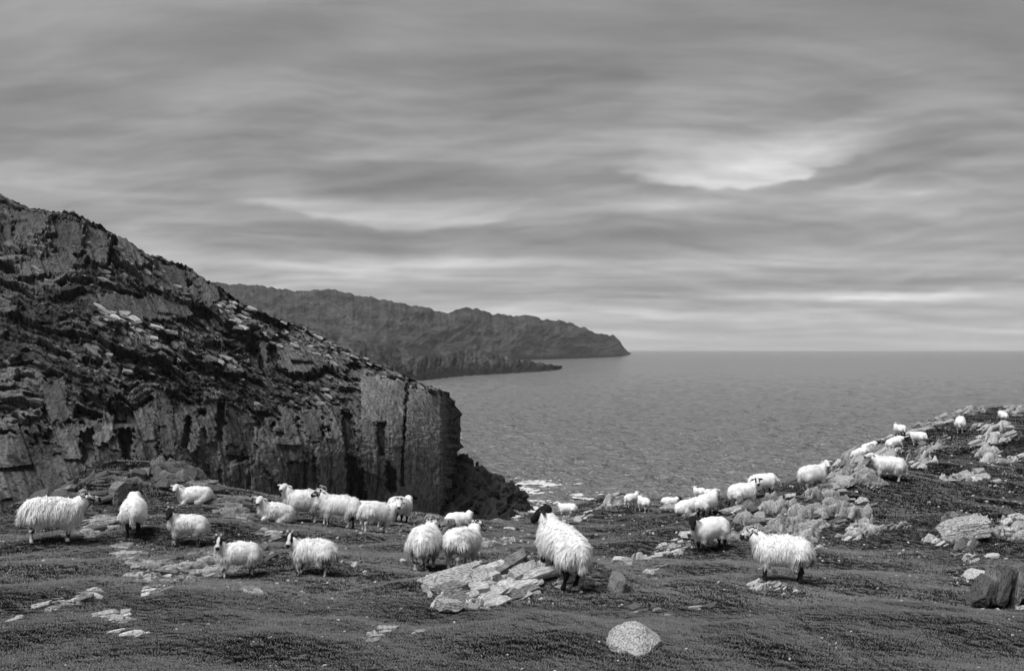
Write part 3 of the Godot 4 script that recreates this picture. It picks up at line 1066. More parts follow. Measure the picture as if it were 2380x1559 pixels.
# the living rock of an outcrop: split ribs along the strike that break through the turf
func bedrock(t: Node3D, pg: PackedVector2Array, lo: Vector2, hi: Vector2, lift: float, turn: float, tone: int, sd: int) -> void:
	var along := strike.rotated(turn)
	var across := Vector2(-along.y, along.x)
	var wp := PackedVector2Array()
	var a0 := Vector2(1e9, 1e9)
	var a1 := -a0
	for q in pg:
		var w := hit(q.x, q.y)
		var c := Vector2(w.x, w.z)
		var l := Vector2(c.dot(along), c.dot(across))
		wp.append(l)
		a0 = a0.min(l)
		a1 = a1.max(l)
	var far := -t.position.z
	var step := Vector2(far * 0.0036, far * 0.0016)
	a0 -= step * 8.0
	a1 += step * 8.0
	step.x = maxf(step.x, (a1.x - a0.x) / 170.0)
	step.y = maxf(step.y, (a1.y - a0.y) / 260.0)
	var nx := int((a1.x - a0.x) / step.x) + 2
	var ny := int((a1.y - a0.y) / step.y) + 2
	var sc := clampf(far / 15.0, 0.7, 2.2)
	var high := lift * 0.24 * sc
	var c1 := cells(sd, 1.0, FastNoiseLite.RETURN_CELL_VALUE)
	var c2 := cells(sd + 1, 1.0, FastNoiseLite.RETURN_CELL_VALUE)
	var k1 := cells(sd, 1.0, FastNoiseLite.RETURN_DISTANCE2_SUB)
	var en := fbm(sd + 2, 1.1 / sc, 4, 0.6)
	var fi := fbm(sd + 3, 9.0 / sc, 3, 0.6)
	var v := PackedVector3Array()
	var n := PackedVector3Array()
	var col := PackedColorArray()
	var idx := PackedInt32Array()
	var show := PackedByteArray()
	var edge := 0.16 * sc
	for j in ny:
		for i in nx:
			var l := a0 + Vector2(i * step.x, j * step.y)
			var w := along * l.x + across * l.y
			var inside := Geometry2D.is_point_in_polygon(l, wp)
			var dist := 1e9
			for e in wp.size():
				dist = minf(dist, l.distance_squared_to(Geometry2D.get_closest_point_to_segment(l, wp[e], wp[(e + 1) % wp.size()])))
			dist = sqrt(dist) * (1.0 if inside else -1.0)
			var m := smoothstep(-edge, edge, dist + en.get_noise_2d(w.x, w.y) * edge * 3.0 - edge * 0.4)
			if lift < 0.65 and sd != 401:
				m *= smoothstep(-0.3, -0.06, en.get_noise_2d(w.x * 0.8 + 50.0, w.y * 0.8))
			var wl := l + Vector2(fi.get_noise_2d(w.x * 0.3, w.y * 0.3), fi.get_noise_2d(w.x * 0.3 + 30.0, w.y * 0.3)) * 0.06 * sc
			var p1 := Vector2(wl.x / (0.8 * sc), wl.y / (0.13 * sc))
			var v1 := c1.get_noise_2d(p1.x, p1.y)
			var v2 := c2.get_noise_2d(p1.x * 2.6, p1.y * 2.4)
			var saw := fposmod(p1.x + v1 * 3.0, 1.0) - 0.5
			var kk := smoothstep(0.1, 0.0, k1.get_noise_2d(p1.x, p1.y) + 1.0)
			var f := fi.get_noise_2d(w.x, w.y)
			var h := 0.45 + saw * 0.7 + v1 * 0.5 + v2 * 0.32 + en.get_noise_2d(w.x * 1.7 + 9.0, w.y * 1.7) * 0.4 + f * 0.16 - kk * 0.5
			var y := ground_h(w.x, w.y) - 0.05 * sc + m * (0.05 * sc + high * h)
			v.append(Vector3(w.x, y, w.y) - t.position)
			show.append(1 if dist > -edge * 2.2 else 0)
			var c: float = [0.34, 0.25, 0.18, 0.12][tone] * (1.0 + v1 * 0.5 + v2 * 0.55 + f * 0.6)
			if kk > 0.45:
				c = 0.05          # darker tone along the joints between ribs
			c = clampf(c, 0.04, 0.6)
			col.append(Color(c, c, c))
	n.resize(v.size())
	for j in ny:
		for i in nx:
			var o := j * nx + i
			var da := v[j * nx + mini(i + 1, nx - 1)] - v[j * nx + maxi(i - 1, 0)]
			var db := v[mini(j + 1, ny - 1) * nx + i] - v[maxi(j - 1, 0) * nx + i]
			var nr := da.cross(db).normalized()
			n[o] = nr if nr.y > 0.0 else -nr
			if i < nx - 1 and j < ny - 1 and show[o] + show[o + 1] + show[o + nx] + show[o + nx + 1] > 0:
				idx.append_array(PackedInt32Array([o, o + 1, o + nx, o + 1, o + nx + 1, o + nx]))
	if idx.size():
		var sharp := PackedVector3Array()      # flat faces keep the edges of the ribs
		var sn := PackedVector3Array()
		var sc2 := PackedColorArray()
		var si := PackedInt32Array()
		for e in range(0, idx.size(), 3):
			var fa := v[idx[e]]
			var fb := v[idx[e + 1]]
			var fc := v[idx[e + 2]]
			var fn := (fb - fa).cross(fc - fa).normalized()
			fn = (fn if fn.y > 0.0 else -fn)
			for q in 3:
				sharp.append(v[idx[e + q]])
				sn.append((fn + n[idx[e + q]] * 0.4).normalized())
				sc2.append(col[idx[e + q]])
				si.append(e + q)
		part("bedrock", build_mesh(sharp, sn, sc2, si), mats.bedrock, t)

func boulder(label: String, sx: float, sy: float, size: Vector3, turn: float, sd: int, tone: int, called := "boulder", group := "", round_stone := true, sink := 0.35, roll := 0.0) -> void:
	var w := hit(sx, sy)
	var t := MeshInstance3D.new()
	t.name = numbered(called)
	t.mesh = cut_stone(sd, 4, 16 if round_stone else 8, 0.1, 0.05 if round_stone else 0.14, 1.3 if round_stone else 0.95, 0.9 if round_stone else 0.78)
	t.material_override = mats["stone%d" % tone]
	add_child(t)
	tag(t, label, "rock" if called != "boulder" else "boulder", group)
	t.transform = Transform3D(Basis(Vector3.UP, turn) * Basis(Vector3.BACK, roll) * Basis.from_scale(size * 0.5), w + Vector3(0, size.y * (0.5 - sink), 0))

# a block split into upright plates, with crumbs of pale stone along its foot
func upright_block(label: String, sx: float, sy: float) -> void:
	var r := RandomNumberGenerator.new()
	r.seed = 612
	var t := thing("rock_outcrop", label, "rock outcrop")
	t.position = hit(sx, sy)
	for i in 13:
		var x := lerpf(-0.42, 0.5, i / 12.0) + r.randf_range(-0.02, 0.02)
		var tall := lerpf(0.2, 0.27, smoothstep(-0.42, -0.2, x)) * r.randf_range(0.9, 1.05)
		var m := part("slab", rock_meshes[r.randi() % rock_meshes.size()], mats["rock%d" % [3, 3, 2, 3][i % 4]], t)
		m.transform = Transform3D(Basis(Vector3.BACK, 1.35 + r.randf_range(-0.1, 0.1)) * Basis(Vector3.RIGHT, r.randf_range(-0.4, 0.4)) * Basis.from_scale(Vector3(tall, 0.075, r.randf_range(0.14, 0.24))), Vector3(x, tall * 0.85, r.randf_range(-0.12, 0.08)))
	for i in 14:
		var s := r.randf_range(0.015, 0.04)
		var m := part("stone", stone_meshes[r.randi() % stone_meshes.size()], mats.rock0, t)
		m.transform = Transform3D(Basis(Vector3.UP, r.randf() * TAU) * Basis.from_scale(Vector3(s * 1.4, s, s)), Vector3(r.randf_range(-0.55, 0.4), 0.02, r.randf_range(0.12, 0.3)))

func make_rocks() -> void:
	for k in 14:
		rock_meshes.append(cut_stone(300 + k, 4, 6, 0.08, 0.3, 0.9))
	for k in 6:
		stone_meshes.append(cut_stone(330 + k, 3, 10, 0.08, 0.05, 1.0))
	# around the big shaggy ewe
	outcrop("broad pale outcrop of slanting layered slabs under the black-headed sheep", [[1225, 1772], [1300, 1712], [1400, 1672], [1540, 1650], [1630, 1662], [1600, 1705], [1560, 1750], [1420, 1778], [1310, 1790]], 170, 0.4, 1.25, 401, "", 0, 0.42, 0.36, -0.22)
	outcrop("flat grey slabs just behind the black-headed sheep's hooves", [[1640, 1660], [1730, 1680], [1760, 1700], [1740, 1725], [1640, 1720]], 24, 0.2, 0.6, 402, "", 0, 0.3, 0.2)
	outcrop("short row of pale stones leading up to the broad layered outcrop", [[1225, 1700], [1330, 1672], [1420, 1655], [1400, 1680], [1300, 1705]], 26, 0.12, 0.42, 403, "", 0, 0.3, 0.4)
	# left foreground
	outcrop("scattered broken slabs beside the white sheep with the dark eye patches", [[340, 1592], [420, 1600], [440, 1640], [520, 1640], [600, 1600], [690, 1650], [660, 1700], [520, 1705], [400, 1715], [370, 1660]], 120, 0.15, 0.7, 404, "", 1, 0.35, 0.45)
	outcrop("bright broken stones at the foot of the scattered slabs", [[405, 1745], [440, 1722], [490, 1722], [500, 1735], [450, 1755]], 16, 0.1, 0.32, 405, "", 0, 0.4, 0.3)
	outcrop("small half-buried slabs strung along the turf below the long shaggy sheep", [[90, 1782], [130, 1760], [190, 1745], [285, 1725], [295, 1750], [175, 1790], [140, 1800]], 26, 0.12, 0.45, 406, "", 1, 0.3, 0.3)
	outcrop("cracked pale slab split in four lying in the turf", [[275, 1805], [320, 1788], [385, 1802], [375, 1825], [300, 1820]], 12, 0.25, 0.55, 407, "", 0, 0.22, 0.2)
	outcrop("narrow pale shards lying in front of the cracked slab", [[315, 1850], [360, 1850], [425, 1855], [415, 1865], [350, 1865]], 10, 0.12, 0.36, 408, "", 0, 0.25, 0.2)
	outcrop("forked white shard poking from the turf alone", [[18, 1822], [45, 1806], [72, 1806], [40, 1824]], 5, 0.15, 0.3, 409, "", 0, 0.35, 0.5)
	outcrop("long low slab running out from the hooves of the mottled-faced sheep", [[692, 1702], [720, 1700], [775, 1745], [745, 1750], [700, 1725]], 16, 0.2, 0.5, 410, "", 1, 0.25, 0.2, 1.1)
	outcrop("line of small pale stones behind the horned sheep with the blazed face", [[985, 1645], [1060, 1648], [1070, 1665], [1090, 1690], [1050, 1695], [1040, 1670], [990, 1655]], 20, 0.1, 0.34, 411, "", 0, 0.35, 0.4, -0.6)
	outcrop("dark square-edged ledge between the two horned sheep", [[760, 1610], [800, 1618], [845, 1640], [830, 1665], [790, 1650]], 22, 0.2, 0.5, 412, "", 2, 0.4, 0.5, -0.8)
	outcrop("lichened hump of layered stone below the resting white ewe", [[740, 1565], [790, 1545], [830, 1565], [830, 1590], [760, 1590]], 24, 0.2, 0.6, 413, "", 1, 0.4, 0.5)
	# back left
	outcrop("rugged dark crag on the rim behind the long shaggy sheep", [[70, 1480], [150, 1440], [230, 1408], [350, 1385], [420, 1392], [440, 1420], [340, 1440], [300, 1490], [180, 1520], [90, 1520]], 140, 0.4, 1.3, 414, "", 3, 0.5, 0.5)
	outcrop("domed speckled crag beside the white-faced resting sheep", [[440, 1430], [455, 1385], [500, 1352], [560, 1358], [600, 1400], [630, 1445], [560, 1450]], 90, 0.4, 1.2, 415, "", 3, 0.7, 0.7)
	outcrop("pale slanting slabs under the hooves of the long shaggy sheep", [[180, 1585], [230, 1545], [290, 1510], [340, 1520], [330, 1560], [240, 1580]], 50, 0.2, 0.8, 416, "", 1, 0.3, 0.4)
	outcrop("mossy broken ledge between the resting ewe and the crag", [[600, 1470], [660, 1455], [740, 1462], [760, 1490], [720, 1530], [640, 1510]], 70, 0.2, 0.75, 417, "", 2, 0.4, 0.5)
	outcrop("low rim of rough stones beyond the group of three sheep", [[1195, 1520], [1260, 1515], [1320, 1530], [1330, 1545], [1240, 1550], [1200, 1540]], 60, 0.25, 0.8, 418, "", 2, 0.4, 0.4, -0.9)
	outcrop("rough stones between the rim and the two sheep turned away", [[1190, 1555], [1270, 1545], [1330, 1560], [1320, 1590], [1230, 1580]], 44, 0.15, 0.55, 419, "", 2, 0.35, 0.4, -0.6)
	outcrop("thin pale slabs on the grass past the two sheep turned away", [[1400, 1575], [1445, 1590], [1450, 1605], [1410, 1598]], 9, 0.15, 0.5, 420, "", 0, 0.3, 0.4, -0.7)
	outcrop("curved sliver of pale stone in the hollow", [[1450, 1580], [1475, 1575], [1492, 1595], [1480, 1600]], 6, 0.2, 0.5, 421, "", 0, 0.3, 0.4, -0.9)
	outcrop("pale arched slab in the hollow left of the black head", [[1470, 1562], [1490, 1548], [1515, 1548], [1500, 1556]], 7, 0.3, 0.7, 422, "", 0, 0.35, 0.4)
	outcrop("pale ribs of rock beside the lone sheep above the sea", [[1685, 1525], [1710, 1505], [1735, 1492], [1745, 1505], [1705, 1530]], 20, 0.3, 0.9, 423, "", 0, 0.4, 0.4)
	outcrop("broken stones just behind the black head", [[1625, 1540], [1645, 1515], [1660, 1510], [1655, 1535]], 12, 0.3, 0.7, 424, "", 1, 0.4, 0.4)
	outcrop("grey knoll of stone beside the pair of sheep above the sea", [[1755, 1490], [1780, 1462], [1820, 1440], [1860, 1455], [1862, 1478], [1800, 1488]], 60, 0.3, 1.0, 425, "", 1, 0.5, 0.5)
	outcrop("low stones in front of the resting sheep with the dark head", [[1935, 1490], [1950, 1475], [1995, 1482], [2010, 1470], [2025, 1455], [2010, 1490]], 26, 0.3, 0.8, 426, "", 1, 0.4, 0.4)
	outcrop("small bright stones below the resting sheep without a visible head", [[1990, 1515], [2030, 1495], [2050, 1500], [2040, 1515]], 12, 0.2, 0.5, 427, "", 0, 0.3, 0.3)
	# the long right-hand outcrop
	outcrop("ragged band of white stones climbing behind the black-faced ewe", [[1860, 1640], [1930, 1600], [2010, 1565], [2020, 1600], [1985, 1625], [1920, 1632]], 70, 0.15, 0.6, 428, "", 0, 0.35, 0.4)
	outcrop("ribbed outcrop of pale slabs across the slope right behind the woolly ewe", [[2130, 1595], [2150, 1545], [2240, 1530], [2330, 1525], [2440, 1520], [2540, 1500], [2600, 1505], [2500, 1535], [2440, 1562], [2370, 1592], [2280, 1592], [2180, 1600]], 90, 0.18, 0.7, 429, "", 1, 0.6, 0.6)
	outcrop("ribbed outcrop of pale slabs below the sheep that looks back from the crag", [[2130, 1540], [2140, 1510], [2220, 1475], [2330, 1455], [2430, 1435], [2530, 1442], [2560, 1480], [2540, 1502], [2440, 1522], [2330, 1528], [2220, 1535]], 90, 0.2, 0.8, 457, "", 1, 0.6, 0.6)
	outcrop("tail of squarish white blocks at the end of the ribbed outcrop", [[2520, 1520], [2570, 1545], [2600, 1530], [2650, 1520], [2672, 1535], [2650, 1555], [2570, 1565], [2500, 1580], [2400, 1605]], 44, 0.2, 0.7, 430, "", 0, 0.45, 0.4)
	outcrop("thin pale streaks of stone rising toward the sheep above the ribbed outcrop", [[2110, 1510], [2180, 1490], [2260, 1470], [2250, 1480], [2160, 1505]], 30, 0.3, 1.0, 431, "", 1, 0.3, 0.3)
	outcrop("steep layered crag under the sheep that looks back from the ridge", [[2340, 1445], [2420, 1428], [2450, 1400], [2500, 1370], [2560, 1390], [2590, 1420], [2500, 1425], [2440, 1438]], 90, 0.35, 1.3, 432, "", 1, 0.5, 0.5)
	outcrop("jagged rim of dark rock where the pasture meets the sea", [[2440, 1388], [2480, 1340], [2520, 1318], [2560, 1330], [2540, 1370], [2500, 1385]], 80, 0.5, 1.6, 433, "", 1, 0.6, 0.6)
	outcrop("dark rocks in front of the sheep grazing on the rim", [[2545, 1330], [2580, 1312], [2625, 1315], [2650, 1325], [2600, 1345], [2560, 1345]], 60, 0.4, 1.4, 434, "", 1, 0.5, 0.5)
	outcrop("rocky shoulder of the rim behind the highest sheep", [[2560, 1290], [2610, 1268], [2640, 1270], [2660, 1285], [2600, 1300]], 50, 0.4, 1.3, 435, "", 1, 0.5, 0.5)
	outcrop("long rocky crest along the top of the slope", [[2660, 1270], [2720, 1238], [2800, 1205], [2880, 1192], [2890, 1210], [2820, 1225], [2740, 1250], [2690, 1275]], 130, 0.6, 2.0, 436, "", 1, 0.5, 0.5)
	outcrop("last rough rocks of the crest beyond the round grazing sheep", [[2910, 1200], [2960, 1192], [3000, 1195], [3040, 1200], [3000, 1225], [2960, 1220]], 70, 0.6, 1.8, 437, "", 1, 0.5, 0.5)
	outcrop("rocks leading down from the crest to the sheep showing its tail", [[2640, 1330], [2700, 1310], [2760, 1285], [2790, 1275], [2770, 1300], [2700, 1330]], 56, 0.3, 1.1, 438, "", 1, 0.4, 0.4)
	outcrop("pair of upright pale slabs in the grass above the hollow", [[2665, 1372], [2680, 1340], [2720, 1325], [2725, 1350], [2700, 1370]], 26, 0.4, 1.2, 439, "", 0, 0.6, 0.6)
	outcrop("white ledges under the round grazing sheep", [[2850, 1262], [2900, 1248], [2940, 1240], [2950, 1280], [2920, 1300], [2880, 1290]], 56, 0.3, 1.3, 440, "", 0, 0.45, 0.4)
	outcrop("sprinkled white stones on the grass below the ledges", [[2850, 1320], [2890, 1310], [2930, 1315], [2935, 1360], [2895, 1365], [2870, 1345]], 34, 0.25, 0.9, 441, "", 0, 0.45, 0.4)
	outcrop("curving grey rib of rock beside the white ledges", [[2830, 1310], [2850, 1295], [2900, 1300], [2860, 1310]], 18, 0.4, 1.1, 442, "", 1, 0.4, 0.4)
	outcrop("tall tilted slabs far up the slope by the white ledges", [[2950, 1295], [2965, 1262], [2985, 1260], [2970, 1290]], 14, 0.5, 1.3, 443, "", 1, 0.7, 0.7)
	outcrop("cluster of bright blocks far up the slope", [[2980, 1345], [3000, 1328], [3030, 1330], [3020, 1355]], 14, 0.4, 1.1, 444, "", 0, 0.5, 0.4)
	outcrop("low pale outcrop with a rounded hump in the middle of the slope", [[2760, 1412], [2810, 1395], [2850, 1378], [2880, 1385], [2890, 1405], [2840, 1412]], 40, 0.3, 1.1, 445, "", 0, 0.45, 0.4)
	outcrop("flat tongue of pale stone on the slope above the broken crag", [[2890, 1415], [2920, 1408], [2955, 1412], [2930, 1420]], 9, 0.4, 1.0, 446, "", 0, 0.25, 0.1)
	# right foreground
	outcrop("broken crag with a sloping slab on the slope beside the big woolly ewe", [[2760, 1545], [2790, 1522], [2850, 1520], [2920, 1545], [2900, 1560], [2860, 1580], [2850, 1625], [2790, 1600]], 90, 0.3, 1.1, 447, "", 1, 0.6, 0.55, -0.5)
	outcrop("loose white stones spilling from the broken crag", [[2712, 1578], [2740, 1570], [2780, 1585], [2785, 1602], [2730, 1592]], 22, 0.12, 0.4, 448, "", 0, 0.4, 0.3)
	outcrop("trail of pale stones at the foot of the broken crag", [[2800, 1610], [2850, 1615], [2860, 1650], [2835, 1652], [2810, 1630]], 30, 0.15, 0.5, 449, "", 0, 0.4, 0.4)
	outcrop("rounded pale ledges running out of sight past the broken crag", [[2915, 1545], [2950, 1515], [3000, 1510], [3060, 1520], [3040, 1590], [2980, 1585], [2930, 1570]], 70, 0.3, 1.0, 450, "", 0, 0.45, 0.4)
	outcrop("low crumbling ledge in the turf before the big woolly ewe", [[2185, 1722], [2210, 1702], [2290, 1708], [2345, 1735], [2310, 1745], [2290, 1728], [2200, 1728]], 50, 0.12, 0.45, 451, "", 0, 0.3, 0.3, -0.4)
	outcrop("line of small stones on the near side of the ribbed outcrop", [[1890, 1675], [1930, 1655], [1958, 1655], [1930, 1672], [1870, 1690]], 18, 0.12, 0.36, 452, "", 0, 0.35, 0.4)
	outcrop("grass-grown ledge behind the large pale boulder", [[1790, 1790], [1830, 1782], [1930, 1785], [1960, 1800], [1900, 1800]], 18, 0.2, 0.5, 453, "", 2, 0.25, 0.2)
	outcrop("mossy low ledge on the turf right of the large pale boulder", [[2010, 1775], [2060, 1765], [2100, 1775], [2080, 1785], [2020, 1790]], 16, 0.12, 0.36, 454, "", 2, 0.25, 0.3)
	outcrop("long tilted flagstone lying alone in the near turf", [[1065, 1890], [1090, 1865], [1140, 1838], [1150, 1842], [1105, 1880]], 10, 0.25, 0.55, 455, "", 1, 0.3, 0.4)
	outcrop("thin flat stone lying alone past the tilted flagstone", [[1215, 1856], [1235, 1844], [1260, 1842], [1258, 1856]], 4, 0.28, 0.4, 456, "", 0, 0.2, 0.1, -0.6)
	boulder("large pale speckled boulder in the near turf", 1848, 1888, Vector3(0.52, 0.33, 0.42), 0.9, 523, 1, "boulder", "", true, 0.4, 0.16)
	boulder("rounded grey boulder at the end of the broad layered outcrop", 1812, 1735, Vector3(0.27, 0.32, 0.27), 0.4, 502, 2, "boulder", "", true, 0.25)
	boulder("small white-topped dark stone in the grass past the broad outcrop", 1826, 1655, Vector3(0.32, 0.2, 0.26), 0.5, 503, 0, "boulder", "", true, 0.3)
	upright_block("dark upright block of split rock in the right foreground", 2975, 1772)
	boulder("flat-topped pale stone between the trail of stones and the dark upright block", 2862, 1692, Vector3(0.42, 0.17, 0.32), -0.2, 505, 0, "boulder", "", true, 0.3)
	boulder("sloping smooth slab leaning on the broken crag", 2822, 1570, Vector3(1.0, 0.5, 0.6), -0.5, 506, 1, "boulder", "", false, 0.25, 0.3)
	boulder("smooth grey boulder leaning in the crag behind the sheep seen from the rear", 350, 1470, Vector3(0.5, 0.55, 0.4), 0.9, 507, 2, "boulder", "", false, 0.2)
	boulder("squat white stone by the small half-buried slabs", 280, 1757, Vector3(0.16, 0.11, 0.13), 0.3, 508, 0, "boulder", "", true, 0.3)
	boulder("small rounded stone beside the two sheep turned away", 1180, 1645, Vector3(0.1, 0.07, 0.08), 0.0, 509, 0, "boulder", "", true, 0.3)
	boulder("pale cobble under the trail of stones", 2905, 1634, Vector3(0.26, 0.13, 0.2), 0.2, 510, 0, "boulder", "", true, 0.3)
	# loose slabs on the cliff
	var r := RandomNumberGenerator.new()
	r.seed = 77
	var beds := [
		[[[285, 920], [330, 935], [420, 960], [500, 950], [520, 985], [420, 1010], [330, 1000], [280, 985]], 85, 0.9, 3.2, 1],
		[[[640, 895], [720, 905], [800, 950], [900, 1000], [1000, 1050], [1060, 1090], [1000, 1075], [880, 1030], [780, 985], [660, 940]], 120, 0.7, 2.6, 1],
		[[[650, 860], [700, 880], [745, 905], [740, 930], [690, 920], [640, 890]], 60, 0.8, 2.6, 1],
		[[[800, 930], [900, 960], [1000, 1015], [1130, 1075], [1230, 1125], [1290, 1150], [1200, 1130], [1080, 1085], [960, 1030], [850, 975]], 150, 0.8, 3.0, 1],
		[[[0, 700], [150, 690], [400, 770], [600, 840], [560, 900], [250, 870], [0, 850]], 70, 0.7, 3.0, 2],
		[[[500, 1000], [700, 1010], [720, 1120], [500, 1100]], 50, 0.8, 3.2, 2],
		[[[200, 1020], [480, 1040], [480, 1110], [220, 1110]], 50, 0.5, 2.2, 2],
		[[[760, 1090], [1000, 1100], [1000, 1180], [740, 1190]], 50, 0.6, 2.4, 2],
		[[[0, 1000], [200, 1000], [250, 1250], [0, 1300]], 60, 0.5, 2.4, 3],
	]
	for b in beds:
		var pg := PackedVector2Array()
		for q in b[0]:
			pg.append(Vector2(q[0], q[1]))
		var made := 0
		while made < b[1]:
			var p := Vector2(r.randf_range(0, 1300), r.randf_range(600, 1310))
			if not Geometry2D.is_point_in_polygon(p, pg):
				continue
			made += 1
			var k := cliff_at(p.x, p.y)
			var ln := lerpf(b[2], b[3], pow(r.randf(), 2.2)) * 0.5
			var half := Vector3(ln, ln * r.randf_range(0.14, 0.36), ln * r.randf_range(0.35, 0.7))
			var m := part("slab", rock_meshes[r.randi() % rock_meshes.size()], mats["cliff_slab%d" % clampi(b[4] + (r.randi() % 3) - 1, 0, 2)], cliff_node)
			m.transform = Transform3D(rock_basis(Vector3(1, -0.4 + r.randf_range(-0.3, 0.3), r.randf_range(-0.5, 0.5)), r.randf_range(-0.2, 0.7), half), cliff_v[k] + cliff_n[k] * half.y * 0.4)
	# the dark spit at the foot of the point
	var spit := Node3D.new()
	spit.name = "rock_spit"
	add_child(spit)
	tag(spit, "black jagged rocks running into the surf at the foot of the cliff point", "rocks")
	var line := [[1330, 1330, 224.0], [1385, 1352, 222.0], [1440, 1392, 220.0], [1490, 1410, 219.0], [1525, 1450, 218.0], [1556, 1492, 216.5]]
	for i in 230:
		var t := r.randf()
		var f := t * (line.size() - 1)
		var a = line[mini(int(f), line.size() - 2)]
		var c = line[mini(int(f), line.size() - 2) + 1]
		var u := f - int(f)
		var top: Vector3 = (ray(a[0], a[1]) * float(a[2])).lerp(ray(c[0], c[1]) * float(c[2]), u)
		var down := pow(r.randf(), 1.2)
		var foot := Vector3(top.x * 0.86 - 4.0 * (1.0 - t), SEA_Y, top.z + 30.0 * (1.0 - t) + 3.0)
		var q := top.lerp(foot, down) + Vector3(r.randf_range(-1, 1), 0.0, r.randf_range(-1, 1)) * 0.8
		var sz := r.randf_range(0.7, 2.6) * lerpf(1.15, 0.6, t)
		q.y -= sz * 0.7
		var m := part("rock", rock_meshes[r.randi() % rock_meshes.size()], mats.wet_rock, spit)
		m.transform = Transform3D(Basis.from_euler(Vector3(r.randf_range(-0.6, 0.6), r.randf() * TAU, r.randf_range(0.4, 1.3))) * Basis.from_scale(Vector3(sz * 1.3, sz * r.randf_range(0.4, 0.8), sz * r.randf_range(0.5, 1.0))), q)
	for i in 46:
		var t := r.randf()
		var f := t * (line.size() - 1)
		var a = line[mini(int(f), line.size() - 2)]
		var c = line[mini(int(f), line.size() - 2) + 1]
		var top: Vector3 = (ray(a[0], a[1]) * float(a[2])).lerp(ray(c[0], c[1]) * float(c[2]), f - int(f))
		var sz := r.randf_range(0.4, 1.1)
		var m := part("rock", rock_meshes[r.randi() % rock_meshes.size()], mats.wet_rock, spit)
		m.transform = Transform3D(Basis.from_euler(Vector3(r.randf_range(-0.3, 0.3), r.randf() * TAU, r.randf_range(-0.5, 0.3))) * Basis.from_scale(Vector3(sz * 0.6, sz * 1.5, sz * 0.6)), top + Vector3(r.randf_range(-0.6, 0.6), -0.5, 0))

# ---------------------------------------------------------------- the flock
const WOOL := 1
const FACE := 2
const LEG := 3

